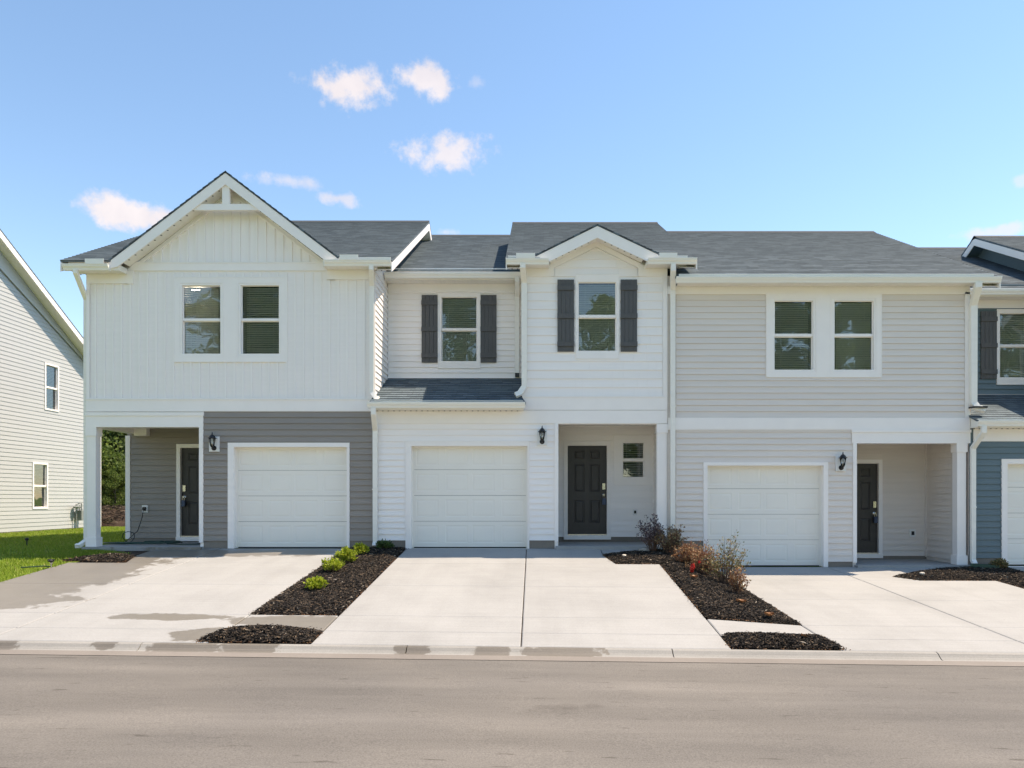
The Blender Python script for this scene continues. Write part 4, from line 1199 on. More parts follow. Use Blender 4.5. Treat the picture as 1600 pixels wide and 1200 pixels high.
# ---- B type: white townhouse (and, moved, the blue one)
def townhouse_b(dx, dz, mat, shake, label, wdx=0.0, mat_soffit='soffit_white', details=True):
    T = thing('townhouse', label, 'townhouse', (dx, 4, dz), 'attached row of townhouses')
    f = front(0); PB = 1.385; fb = front(PB)
    X0, X1, XB = -3.285 + dx, 2.74 + dx, -.24 + dx
    Z = lambda py, Y=0: UZ(py, Y) + dz
    U = lambda px, Y=0: UX(px, Y) + dx
    gx0, gx1, gzt = U(643), U(824), Z(697)
    px0, px1, pzt = U(872.2), U(1026), Z(662.8)
    # bump-out window
    wx0, wx1 = U(904), U(962); wt0, wt1, wb0, wb1 = Z(491.5), Z(442), Z(547.5), Z(497.3)
    g0z = dz
    wall = backing('wall', f, X0, X1, -.6 + dz, 3.0 + dz, [(gx0, gx1, -1 + dz, gzt), (px0, px1, -1 + dz, pzt)], mat, T)
    bw = backing('bay_wall', f, XB, X1, 2.9 + dz, 5.95 + dz, [(wx0 - .03, wx1 + .03, wb0 - .03, wt1 + .03)], mat, T)
    sb = Z(844.3)
    for a, b in ((X0, U(634)), (U(827), U(866.5))): bx('foundation', f, a, b, -.6 + dz, sb, .001, .006, 'foundation_block', T)
    tr0, tr1, trt = U(635.0), U(826), Z(690.5)
    lap_siding(f, X0, U(867), sb, Z(662), [(tr0, tr1, -2, trt)], mat, wall)
    casing(f, tr0, tr1, dz, trt, (gx0, gx1, -2, gzt), .03, T, name='garage_casing', lip=.014)
    garage_door(T, f, gx0, gx1, dz, gzt)
    # frieze / porch beam, band under the bay
    bx('porch_beam', f, X0 + .08, X1, Z(662), Z(641.4), .001, .03, TW, T)
    bx('band_board', f, XB, X1, Z(641) + .001, Z(621), .001, .034, TW, T)
    bx('band_cap', f, XB, X1, Z(621) + .0005, Z(619.2), .001, .046, TW, T)
    bx('corner_board', f, U(866.6), U(872.3), Z(846.5), Z(662) - .001, -.1, .034, TW, T)
    column(T, U(1027.5), U(1041.5), -.01, .165, .05 + dz, pzt)
    # porch
    c = MB(); c.quad([(px0 - .2, 0.0, pzt + .1), (X1, 0.0, pzt + .1), (X1, PB, pzt + .1), (px0 - .2, PB, pzt + .1)]); c.build('porch_ceiling', 'soffit_white', T, normals=False)
    bx('beam_back', f, px0 - .1, X1, pzt, pzt + .12, -.18, -.001, TW, T)
    dx0, dx1, dz0, dz1 = U(887, PB), U(948, PB), Z(834.6, PB), Z(696.4, PB)
    qx0, qx1 = U(973.6, PB), U(1005.6, PB); q = [Z(716, PB), Z(692.3, PB), Z(745, PB), Z(721.2, PB)]
    pw = backing('porch_wall', fb, px0 - .25, X1, -.2 + dz, 2.75 + dz, [(dx0, dx1, dz0, dz1), (qx0 - .03, qx1 + .03, q[2] - .03, q[1] + .03)], mat, T)
    k0, k1, k2, k3 = U(960, PB), U(1018.5, PB), Z(757, PB), Z(681, PB)
    lap_siding(fb, px0 - .2, X1 - .05, Z(838.8, PB), pzt + .1, [(dx0 - .09, dx1 + .09, -2, dz1 + .09), (k0, k1, k2, k3)], mat, pw)
    bx('foundation', fb, px0 - .2, X1, -.2 + dz, Z(838.8, PB), .001, .004, 'foundation_block', T)
    casing(fb, k0, k1, k2, k3, (qx0 - .045, qx1 + .045, q[2] - .045, q[1] + .045), .024, T, name='window_surround', lip=.012)
    window(T, fb, qx0, qx1, q[0], q[1], q[2], q[3], tilt=34, fw=.044, slat=.05, label='small window with open blinds beside the front door', n_out=.018)
    front_door(T, fb, dx0, dx1, dz0, dz1, 'right')
    outlet(T, fb, U(992, PB), Z(800, PB), .095, .12)
    sl = side_left(U(1021.5, PB)); w = backing('porch_side_wall', sl, 0.16, PB, -.2 + dz, pzt + .1, [], mat, T)
    lap_siding(sl, .2, PB - .03, Z(838.8, PB), pzt + .1, [], mat, w)
    bx('corner_board', fb, U(1018.7, PB), U(1021.2, PB), Z(838.8, PB), pzt + .1, .02, .045, TW, T)
    s = MB(); s.box(f, U(868), X1 + .0, -.3 + dz, .05 + dz, -PB - .01, .16); s.build('porch_slab', 'concrete', T)
    # bay: shakes, corner boards, window, shutters
    cx, za = 1.28 + dx, 6.54 + dz
    gl, gr, zl, zr = .03 + dx, 2.51 + dx, 5.92 + dz, 5.96 + dz
    zw = Z(619); apex = za - .235
    reg = [(XB, zw), (X1, zw), (X1, 5.55 + dz), (cx + .86, 5.55 + dz), (cx + .86, apex - .14 - .86 * .5), (cx, apex - .14), (cx - .86, apex - .14 - .86 * .5), (cx - .86, 5.55 + dz), (XB, 5.55 + dz)]
    c0, c1, d0, d1 = U(900), U(966.5), Z(560), Z(430)
    hs = [(c0, c1, d0, d1)]
    zs = 5.75 + dz
    frz = 5.585 + dz
    if shake:
        shake_rows(f, XB + .07, X1 - .09, zw, frz, hs, mat, bw)
        shake_rows(f, cx - .86, cx + .86, frz, apex, hs, mat, bw, region=[(cx - .86, frz), (cx + .86, frz), (cx + .86, apex - .12 - .86 * .5), (cx, apex - .12), (cx - .86, apex - .12 - .86 * .5)])
    else:
        lap_siding(f, XB + .07, X1 - .09, zw, frz, hs, mat, bw)
    backing('gable_wall', f, cx - .9, cx + .9, 5.95 + dz, apex, [], mat, T, region=[(cx - .9, 5.95 + dz), (cx + .9, 5.95 + dz), (cx + .9, apex - .45), (cx, apex), (cx - .9, apex - .45)])
    bx('corner_board', f, XB - .003, XB + .068, zw, zs, .001, .03, TW, T); bx('corner_board', f, X1 - .088, X1 + .002, zw, zs, .001, .03, TW, T)
    for a, b in ((XB + .0685, cx - .862), (cx + .862, X1 - .0885)): frieze(f, a, b, frz, zs - .001, T, .028)
    # wide trim following the gable slope
    for sg in (-1, 1):
        m = MB(); e = .862
        m.poly(f, [(cx, apex - .0), (cx, apex - .115), (cx + sg * e, apex - .115 - e * .5), (cx + sg * e, frz), (cx + sg * (e + .02), frz), (cx + sg * (e + .25), frz + .02), (cx + sg * (e + .25), apex - (e + .25) * .5)], .001, .03)
        m.build('gable_trim', TW, T)
    casing(f, c0, c1, d0, d1, (wx0 - .05, wx1 + .05, wb0 - .05, wt1 + .05), .026, T, name='window_surround', lip=.014)
    window(T, f, wx0, wx1, wt0, wt1, wb0, wb1, tilt=62, n_out=.02)
    shutter(T, f, U(870.8), U(897), Z(550), Z(437.6)); shutter(T, f, U(969.3), U(995.3), Z(550), Z(437.6))
    for (a, b, e_) in ((XB - .28, U(857), U(857)), (U(1008), X1 + .36, U(1008))):
        so = soffit(f, a, b, zs, 0, OH, T); bx('eave_end', f, e_ - .012, e_ + .012, zs - .0125, zs + .075, .031, OH + .001, 'soffit_white', so)
    gutter(f, XB - .32, U(857), 5.835 + dz, OH + .001, T); gutter(f, U(1008), 3.27 + dx, 5.845 + dz, OH + .001, T)
    splash_guard(f, U(806.5, -.4), U(836, -.4), 5.835 + dz, T); splash_guard(f, U(1030, -.4), U(1058, -.4), 5.845 + dz, T)
    ye, ze, yr, zrr = -.37, 5.84 + dz, 4.35, 8.33 + dz
    sm = (zrr - ze) / (yr - ye)
    main_gable(T, -.565 + dx, 3.28 + dx, ye, ze, yr, zrr, 9.2, (gl + .05, cx, gr - .05, za - .04))
    rake_end(T, -.565 + dx, -1, ye, ze, yr, zrr, 9.2, smat=mat_soffit, wall=mat); rake_end(T, 3.28 + dx, 1, ye, ze, yr, zrr, 9.2, smat=mat_soffit, wall=mat)
    front_gable(T, cx, za, gl, zl, gr, zr, ye, ze, sm)
    m = MB(); m.quad([(XB, 0, 2.7 + dz), (XB, 3, 2.7 + dz), (XB, 3, 7.2 + dz), (XB, 0, 5.9 + dz)]); m.build('bay_side_wall', mat, T, normals=False)
    m = MB(); m.quad([(X1, 0, -.6 + dz), (X1, 9, -.6 + dz), (X1, 9, 5.9 + dz), (X1, 0, 5.9 + dz)]); m.build('party_wall', mat, T, normals=False)
    # set-back upper wall over the low roof
    Wx0, Wx1 = U(690.3, PB) + wdx, U(744.7, PB) + wdx; t0, t1, b0, b1 = Z(512.3, PB), Z(465, PB), Z(563.6, PB), Z(517.3, PB)
    uw = backing('upper_wall', fb, X0, XB + .3, 3.5 + dz, 6.2 + dz, [(Wx0 - .03, Wx1 + .03, b0 - .03, t1 + .03)], mat, T)
    e0, e1, e2, e3 = U(685.2, PB) + wdx, U(749.8, PB) + wdx, Z(575, PB), Z(459, PB)
    lap_siding(fb, X0 + .02, XB, 3.72 + dz, Z(456.5, PB), [(e0, e1, e2, e3)], mat, uw)
    casing(fb, e0, e1, e2, e3, (Wx0 - .05, Wx1 + .05, b0 - .05, t1 + .05), .026, T, name='window_surround', lip=.014)
    window(T, fb, Wx0, Wx1, t0, t1, b0, b1, tilt=58, n_out=.02)
    shutter(T, fb, U(659, PB) + wdx, U(684, PB) + wdx, Z(567, PB), Z(461.6, PB)); shutter(T, fb, U(751, PB) + wdx, U(776, PB) + wdx, Z(567, PB), Z(461.6, PB))
    frieze(fb, X0 + .02, XB + .1, Z(456.5, PB), 5.838 + dz, T, .03)
    bx('flashing', fb, X0, XB, 3.69 + dz, 3.725 + dz, .003, .05, TW, T)
    soffit(fb, X0 + .01, XB + .2, 5.84 + dz, 0, .36, T)
    gutter(fb, X0 + .02, XB + .02, 5.965 + dz, .361, T)
    uye, uze = PB - .40, 5.95 + dz; uyr = 6.05; uzr = uze + (uyr - uye) * .525
    main_gable(T, X0 - .0, XB + 1.2, uye, uze, uyr, uzr, 11.0)
    # low roof over the garage
    ly, lz = -.37, 2.945 + dz; hy, hz = PB - .001, 3.73 + dz; Ls = math.hypot(hy - ly, hz - lz)
    lr = shingle_plane('low_roof', (0, ly, lz), (1, 0, 0), (0, hy - ly, hz - lz), [(X0 - .02 + .0, 0), (XB + .08, 0), (XB - .003, .4), (XB - .003, Ls), (X0 + .002, Ls), (X0 + .002, .42), (X0 - .02, .38)], T)
    soffit(f, X0 + .0, XB + .03, 2.83 + dz, .031, OH, T)
    gutter(f, X0 - .05, XB + .07, 2.955 + dz, OH + .001, T)
    s = MB(); s.poly(side_right(X0 + .012), [(-.01, 2.83 + dz), (-OH, 2.83 + dz), (-OH, 2.93 + dz), (-.01, 3.06 + dz)], 0, .015); s.build('eave_end', 'soffit_white', lr)
    body_shell(T, X0, X1, 5.8 + dz, 9.0, -.5 + dz, right=True)
    # downspouts
    downspout([(U(583.5, -.38), -.37, 2.84 + dz), (U(583.5, -.38), -.37, 2.72 + dz), (X0 + .04, -.065, 2.42 + dz), (X0 + .04, -.065, .13 + dz), (X0 + .04, -.13, .05 + dz)], T, .09, .065, straps=[(X0 + .04, -.065, 1.2 + dz)])
    downspout([(XB + .02, -.37, 5.73 + dz), (XB + .02, -.37, 5.66 + dz), (XB + .045, -.07, 5.45 + dz), (XB + .045, -.07, 3.32 + dz), (XB - .05, -.10, 3.17 + dz), (XB - .13, -.12, 3.13 + dz)], T, .105, .07)
    downspout([(U(808, 1.0), PB - .43, 5.86 + dz), (U(808, 1.0), PB - .43, 5.78 + dz), (U(808, PB), PB - .06, 5.55 + dz), (U(808, PB), PB - .06, 3.83 + dz)], T, .095, .07)
    bx('pipe_boot', fb, U(805, PB), U(811.5, PB), 3.74 + dz, 3.83 + dz, .03, .1, 'flashing_black', T)
    downspout([(U(1052, -.38), -.37, 5.72 + dz), (U(1052, -.38), -.37, 5.6 + dz), (X1 + .105, -.065, 5.3 + dz), (X1 + .105, -.065, -.25 + dz)], T, .095, .07, straps=[(X1 + .105, -.065, 2.9 + dz)])
    return T

# ---- C: beige-grey townhouse
def townhouse_c():
    T = thing('townhouse', 'pale beige lap sided townhouse with twin upper windows and no gable', 'townhouse', (5.8, 4, -.38), 'attached row of townhouses')
    f = front(0); PB = 1.385; fb = front(PB); X0, X1 = 2.745, 8.95
    dzf = -.38
    gx0, gx1, gzt = UX(1105), UX(1286), UZ(727.5)
    wl = [(UX(1210.6), UX(1269.4)), (UX(1304.2), UX(1363.8))]; zt0, zt1, zb0, zb1 = UZ(521), UZ(471), UZ(577), UZ(526.7)
    px0, px1, pzt = UX(1337.5), UX(1495), UZ(692.8)
    wall = backing('wall', f, X0, X1, -.9, 5.6, [(a - .03, b + .03, zb0 - .03, zt1 + .03) for a, b in wl] + [(gx0, gx1, -1, gzt), (px0, X1 + .1, -1, pzt)], 'beige_vinyl', T)
    tr0, tr1, trt = UX(1098.8), UX(1293), UZ(722.2)
    lo = UZ(877.5); hi = UZ(845)
    for a, b, z in ((X0, UX(1098.6), hi), (UX(1293.2), UX(1332), lo)): bx('foundation', f, a, b, -.9, z, .001, .006, 'foundation_block', T)
    xs = UX(1056)
    lap_siding(f, xs, UX(1200), hi, UZ(671.5), [(tr0, tr1, -2, trt)], 'beige_vinyl', wall, start=lo)
    lap_siding(f, UX(1200), UX(1332), lo, UZ(671.5), [(tr0, tr1, -2, trt), (UX(1330), 99, UZ(693), 9)], 'beige_vinyl', wall)
    casing(f, tr0, tr1, dzf, trt, (gx0, gx1, -2, gzt), .03, T, name='garage_casing', lip=0)
    garage_door(T, f, gx0, gx1, dzf, gzt)
    bx('band_board', f, X0 + .01, X1, UZ(671.5), UZ(652.8), .001, .032, TW, T)
    bx('porch_beam', f, UX(1330.5), X1 + .01, pzt, UZ(676), -.2, .032, TW, T)
    bx('beam_cap', f, UX(1329.7), X1 + .02, UZ(676) + .0005, UZ(671.5) - .0005, 0, .05, TW, T)
    bx('corner_board', f, UX(1332), UX(1337.8), UZ(879), pzt - .0005, -.1, .034, TW, T)
    column(T, UX(1495.3), UX(1509), -.01, .165, -.335, pzt)
    c = MB(); c.quad([(px0 - .2, 0, pzt + .1), (X1, 0, pzt + .1), (X1, PB, pzt + .1), (px0 - .2, PB, pzt + .1)]); c.build('porch_ceiling', 'soffit_white', T, normals=False)
    dx1 = UX(1371.8, PB); dx0 = dx1 - .88; dz0, dz1 = UZ(863.5, PB), UZ(724.4, PB)
    pw = backing('porch_wall', fb, px0 - .3, X1, -.6, 2.4, [(dx0, dx1, dz0, dz1)], 'beige_vinyl', T)
    fl = UZ(868.5, PB)
    xc = UX(1447.5, PB)
    lap_siding(fb, px0 - .2, xc, fl, pzt + .1, [(dx0 - .09, dx1 + .09, -2, dz1 + .09)], 'beige_vinyl', pw)
    bx('foundation', fb, px0 - .2, X1, -.6, fl, .001, .004, 'foundation_block', T)
    front_door(T, fb, dx0, dx1, dz0, dz1, 'right')
    outlet(T, fb, UX(1425.2, PB), UZ(833, PB), .13, .165)
    sl = side_left(xc); w = backing('porch_side_wall', sl, .0, PB, -.6, pzt + .1, [], 'beige_vinyl', T)
    lap_siding(sl, .19, PB - .03, fl, pzt + .1, [], 'beige_vinyl', w)
    bx('corner_board', fb, xc - .045, xc - .002, fl - .02, pzt + .1, .018, .045, 'beige_vinyl', T)
    s = MB(); s.box(f, UX(1335), X1 + .1, -.7, -.338, -PB - .01, .16); s.build('porch_slab', 'concrete', T)
    # upper storey
    c0, c1, d0, d1 = UX(1198), UX(1375.5), UZ(588.5), UZ(460.5)
    fz0 = UZ(460)
    lap_siding(f, xs, UX(1516), UZ(652.6), fz0, [(c0, c1, d0, 9)], 'beige_vinyl', wall)
    holes = [(a - .052, b + .052, zb0 - .052, zt1 + .052) for a, b in wl]
    m = MB()
    for r in minus_holes(c0, c1, d0, fz0, holes): m.box(f, r[0], r[1], r[2], r[3], .001, .027)
    cs = m.build('window_surround', TW, T)
    e = MB(); l = .02
    e.box(f, c0 - l, c0 - .0005, d0 - l, fz0, .001, .034); e.box(f, c1 + .0005, c1 + l, d0 - l, fz0, .001, .034); e.box(f, c0, c1, d0 - l, d0 - .0005, .001, .034)
    for a in (UX(1275.5), UX(1297)): e.box(f, a, a + .014, d0 + .06, fz0 - .02, .0272, .032)
    e.build('drip_channel', TW, cs)
    for (a, b), t in zip(wl, (56, 64)): window(T, f, a, b, zt0, zt1, zb0, zb1, tilt=t, n_out=.02)
    zs = 5.38
    frieze(f, X0 + .0, X1, fz0 + .0005, zs - .001, T, .03)
    soffit(f, X0 + .18, X1 + .32, zs, 0, OH, T)
    gutter(f, UX(1057, -.42), 9.37, 5.47, OH + .001, T)
    bx('corner_board', f, X1 - .10, X1 + .002, UZ(652.6), zs - .12, .018, .03, TW, T)
    bx('flashing', f, X1 - .03, X1 + .26, 2.87, 2.9, .03, .2, 'flashing_black', T)
    ye, ze, yr = -.37, 5.465, 5.1; zr = ze + (yr - ye) * .53
    main_gable(T, 2.85, 9.37, ye, ze, yr, zr, 10.6)
    rake_end(T, 9.37, 1, ye, ze, yr, zr, 10.6)
    body_shell(T, X0, X1, 5.3, 10.2, -.7)
    m = MB(); m.quad([(X1, 0, -.8), (X1, 10, -.8), (X1, 10, 5.3), (X1, 0, 5.3)]); m.build('party_wall', 'beige_vinyl', T, normals=False)
    m = MB(); m.box(f, UX(1514), UX(1518.5), 2.9, 5.3, .0, .005); 
    downspout([(UX(1528.5, -.38), -.37, 5.35), (UX(1528.5, -.38), -.37, 5.27), (UX(1517.5), -.07, 4.98), (UX(1517.5), -.07, 2.98), (UX(1517.5) + .08, -.10, 2.86), (UX(1517.5) + .2, -.12, 2.83)], T, .125, .08)
    return T

townhouse_a()
townhouse_b(0, 0, 'white_vinyl', True, 'all white townhouse with small gabled bay and two pairs of dark shutters')
townhouse_c()
townhouse_b(12.235, -.365, 'blue_vinyl', False, 'dark blue lap sided townhouse cut off by the right picture edge', wdx=.3, mat_soffit='soffit_blue')

# ------------------------------------------------------------------ detached white house on the left
def left_house():
    XW = -15.95
    T = thing('detached_house', 'white lap sided house standing apart beyond the lawn on the left', 'house', (XW - 4, 5.5, 0))
    fr = side_right(XW)
    u0, u1, uc = -.85, 11.85, 5.5; k = .587; zr = 9.12; ze = zr - k * (u1 - uc)
    reg = [(u0, -.2), (u1, -.2), (u1, ze), (uc, zr), (u0, ze)]
    w1 = (UX(71, 0), 0)
    def uat(px): return (-XW) * F_PX / (PPX - px) - CAM_D
    def zat(px, py): return CAM_Z + (PPY - py) * (-XW) / (PPX - px)
    W = []
    for (pa, pb, t1, t0, b1, b0) in ((71.3, 89, 570, 602.5, 606, 637), (52.3, 71.8, 725.5, 757.5, 761, 792)):
        ua, ub = uat(pa), uat(pb); W.append((ua, ub, zat(pa, t0), zat(pa, t1), zat(pa, b0), zat(pa, b1)))
    hs = [(a - .07, b + .07, d - .07, c1 + .07) for a, b, c0, c1, d, d1 in W]
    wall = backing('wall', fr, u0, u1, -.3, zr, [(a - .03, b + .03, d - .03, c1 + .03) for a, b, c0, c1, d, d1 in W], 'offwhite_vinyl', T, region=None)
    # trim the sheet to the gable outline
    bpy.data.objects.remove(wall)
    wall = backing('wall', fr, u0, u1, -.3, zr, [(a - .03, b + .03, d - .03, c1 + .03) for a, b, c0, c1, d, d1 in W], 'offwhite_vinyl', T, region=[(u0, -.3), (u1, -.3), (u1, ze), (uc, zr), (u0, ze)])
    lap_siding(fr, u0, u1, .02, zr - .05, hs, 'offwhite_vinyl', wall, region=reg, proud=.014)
    bx('foundation', fr, u0, u1, -.3, .02, .001, .006, 'foundation_block', T)
    for (a, b, c0, c1, d, d1) in W:
        window(T, fr, a, b, c0, c1, d, d1, tilt=40, fw=.068, n_out=.03)
    # roof running off to the left
    OHs = .40; ye, yb = u0 - .35, u1 + .35; zev = zr + .22 - k * (uc - ye)
    main_gable(T, -27, XW + OHs, ye, zev, uc, zr + .22, yb)
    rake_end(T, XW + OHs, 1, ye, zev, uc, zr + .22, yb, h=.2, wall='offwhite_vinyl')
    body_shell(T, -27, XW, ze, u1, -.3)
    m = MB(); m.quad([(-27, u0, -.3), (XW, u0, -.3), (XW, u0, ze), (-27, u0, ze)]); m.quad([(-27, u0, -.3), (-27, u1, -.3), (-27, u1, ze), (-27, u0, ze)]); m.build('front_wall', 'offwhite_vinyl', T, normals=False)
    bx('corner_board', fr, u1 - .1, u1, .0, ze, .018, .03, TW, T); bx('corner_board', fr, u0, u0 + .1, .0, ze, .018, .03, TW, T)
    g = thing('gas_meter', 'grey gas meter and pipes against the white house wall', 'gas meter', (XW + .15, 10.35, 0))
    yy = 10.35
    m = MB(); m.box(fr, yy - .02, yy + .22, .28, .62, .06, .25); m.build('meter_body', 'meter_grey', g)
    m = MB(); m.lathe([(.02, 0), (.11, .02), (.12, .07), (.05, .1), (.03, .16)], (XW + .15, yy - .12, .68), 10); m.build('regulator', 'meter_grey', g)
    m = MB(); m.tube([(XW + .13, yy - .12, -.05), (XW + .13, yy - .12, .70), (XW + .13, yy + .06, .80), (XW + .13, yy + .06, .6)], .022, 6); m.tube([(XW + .13, yy + .17, .62), (XW + .13, yy + .17, .86), (XW + .02, yy + .17, .86)], .022, 6); m.build('pipe', 'meter_grey', g)
left_house()

# ------------------------------------------------------------------ wall lanterns
def lantern_proto():
    T = thing('wall_lantern', 'x', 'wall lamp', (0, 0, 0), 'black coach lanterns beside the garage doors')
    f = front(0)
    m = MB(); m.box(f, -.103, .103, -.155, .155, .002, .035); b = local_part('mounting_block', m.mesh('mounting_block', 'outlet_white'), T)
    m = MB(); m.tube([f(0, .036, -.085), f(0, .048, -.085), f(0, .052, -.085)], [.062, .062, .03], 14); m.tube([f(0, .05, -.085), f(0, .09, -.11), f(0, .13, -.10), f(0, .145, -.06)], [.02, .018, .016, .02], 8)
    local_part('arm', m.mesh('arm', 'black_metal'), T)
    c = f(0, .145, 0)
    m = MB(); m.lathe([(.008, -.075), (.03, -.07), (.04, -.045), (.046, -.035)], c, 12); local_part('base_cup', m.mesh('base_cup', 'black_metal'), T)
    m = MB()
    for k in range(6):
        a = math.pi * 2 * k / 6 + .3
        m.tube([(c[0] + .046 * math.cos(a), c[1] + .046 * math.sin(a), -.036), (c[0] + .078 * math.cos(a), c[1] + .078 * math.sin(a), .15)], .0055, 5)
    local_part('cage', m.mesh('cage', 'black_metal'), T)
    m = MB(); m.lathe([(.040, -.034), (.070, .149)], c, 12); local_part('glass', m.mesh('glass', 'lantern_glass', True), T)
    m = MB(); m.lathe([(.012, -.03), (.016, .03), (.011, .075)], c, 8); local_part('bulb', m.mesh('bulb', 'blind_white', True), T)
    m = MB(); m.lathe([(.112, .150), (.105, .158), (.078, .172), (.066, .20), (.040, .232), (.018, .245), (.012, .262), (.016, .27), (.006, .30), (.002, .315)], c, 12); local_part('cap', m.mesh('cap', 'black_metal'), T)
    for ch in T.children:
        if ch is not b: ch.scale = (.82,) * 3; ch.location = (0, -.036 * .18, -.085 * .18)
    return T
lan = lantern_proto()
lan['label'] = 'black coach lantern on a white block against grey siding'
lan.location = (UX(336.2), -.016, UZ(694))
dup(lan, (UX(847), -.016, UZ(684)), label='black coach lantern on white siding left of the middle porch')
dup(lan, (UX(1312.6), -.016, UZ(724.5)), label='black coach lantern on beige siding left of the right porch')

# ------------------------------------------------------------------ things on the porches
def lockbox(x, y, z, label):
    T = thing('lockbox', label, 'lockbox', (x, y, z), 'lockboxes hanging on door knobs')
    f = front(y)
    m = MB(); m.box(f, x - .038, x + .038, z - .19, z - .05, .0, .05); m.build('body', 'lockbox_blue', T)
    m = MB(); m.tube([(x - .022, y - .025, z - .05), (x - .022, y - .025, z + .0), (x - .01, y - .025, z + .018), (x + .01, y - .025, z + .018), (x + .022, y - .025, z), (x + .022, y - .025, z - .05)], .006, 6); m.build('shackle', 'nickel', T)
def knob_at(u0, u1, z0, z1, hand):
    return ((u1 - .065) if hand == 'right' else (u0 + .065), z0 + (z1 - z0) * .44)
d0 = UX(282.6, 1.57); k = knob_at(d0, d0 + .885, UZ(837, 1.57), UZ(700, 1.57), 'left'); lockbox(k[0] + .005, 1.57 + .0, k[1] - .02, 'dark blue lockbox on the door of the grey porch')
k = knob_at(UX(887, 1.385), UX(948, 1.385), UZ(834.6, 1.385), UZ(696.4, 1.385), 'right'); lockbox(k[0], 1.385, k[1] - .02, 'dark blue lockbox on the middle front door')
k = knob_at(UX(1371.8, 1.385) - .88, UX(1371.8, 1.385), UZ(863.5, 1.385), UZ(724.4, 1.385), 'right'); lockbox(k[0], 1.385, k[1] - .02, 'dark blue lockbox on the right porch door')

def cord_and_hose():
    y = 1.53; ox, oz = UX(227.4, 1.57), UZ(795, 1.57)
    m = MB(); pts = [(ox, 1.52, oz), (ox + .01, 1.46, oz - .01), (ox - .01, 1.44, oz - .2), (ox - .10, 1.42, oz - .5), (ox - .19, 1.3, .16), (ox - .26, 1.2, .055), (ox - .4, 1.1, .05), (ox - .1, 1.0, .05), (ox + .25, 1.15, .05)]
    m.tube(pts, .009, 6)
    for k in range(14):
        pass
    loop = [(ox - .19 + .13 * math.cos(a), 1.22 + .03 * math.sin(a * 2), .17 + .12 * math.sin(a)) for a in [i * .42 for i in range(17)]]
    m.tube(loop, .008, 6)
    T = m.build('power_cord', 'black_metal'); tag(T, 'black power cord plugged into the outlet on the grey porch', 'cord')
    m.__init__(); m.box(front(1.52), ox - .03, ox + .03, oz - .035, oz + .04, -.012, .035); m.build('plug', 'black_metal', T)
    h = MB(); cx, cy = UX(203, .9), .75; pts = []
    for i in range(90):
        a = i * .3; r = .28 + .13 * math.sin(i * .17) + .05 * math.sin(i * .61)
        pts.append((cx + .35 + r * 1.9 * math.cos(a), cy + r * math.sin(a) * .8, .05 + .012 * (i % 23) / 6))
    h.tube(pts, .013, 6)
    h.tube([(cx + 1.0, .7, .05), (cx + 1.3, .55, .05), (cx + 1.55, .6, .05), (cx + 1.7, .8, .05)], .013, 6)
    tag(h.build('garden_hose', 'hose_green', smooth=True), 'dark green garden hose coiled on the left porch floor', 'hose')
cord_and_hose()

def lawn_bits():
    x, y = UX(80, -2.1), -2.1
    z = gz(x, y)
    T = thing('sprinkler', 'black and silver lawn sprinkler standing near the mulch heap', 'sprinkler', (x, y, z))
    m = MB(); m.lathe([(.012, -.05), (.012, .06), (.025, .07), (.025, .09), (.014, .1)], (x, y, z), 8); m.build('stake', 'nickel', T)
    m = MB(); m.lathe([(.045, .101), (.05, .125), (.03, .145), (.01, .15)], (x, y, z), 10); m.box(front(y), x - .06, x + .055, z + .128, z + .148, -.014, .014); m.build('head', 'black_metal', T)
    m = MB(); m.tube([(x, y, z + .02), (x - .12, y - .02, z + .03), (x - .3, y - .1, z + .02), (x - .45, y - .12, z + .015)], .011, 6); m.build('supply_tube', 'hose_green', T)
    x, y = UX(42, 1.0), 1.0; z = gz(x, y)
    m = MB(); m.lathe([(.012, -.05), (.014, .10), (.035, .11), (.04, .15), (.02, .165)], (x, y, z), 8)
    tag(m.build('lawn_stake', 'black_metal'), 'small black stake light standing in the lawn shade', 'stake')
    # splash block under the blue house downspout
    f = Frame((UX(1538, -.35), -.35), (math.cos(-.5), math.sin(-.5)), (math.sin(-.5), -math.cos(-.5)))
    zz = gz(9.2, -.4) + .04
    T = MB(); T.box(f, -.22, .26, zz, zz + .02, -.1, .12); T.box(f, -.22, .26, zz + .02, zz + .07, -.1, -.08); T.box(f, -.22, .26, zz + .02, zz + .07, .1, .12); T.box(f, -.24, -.2201, zz, zz + .07, -.1, .12)
    tag(T.build('splash_block', 'splash_green'), 'dark green splash block under the white downspout at the blue house', 'splash block')
    T = MB(); x, z = UX(1529, -.1), UZ(876, -.1)
lawn_bits()

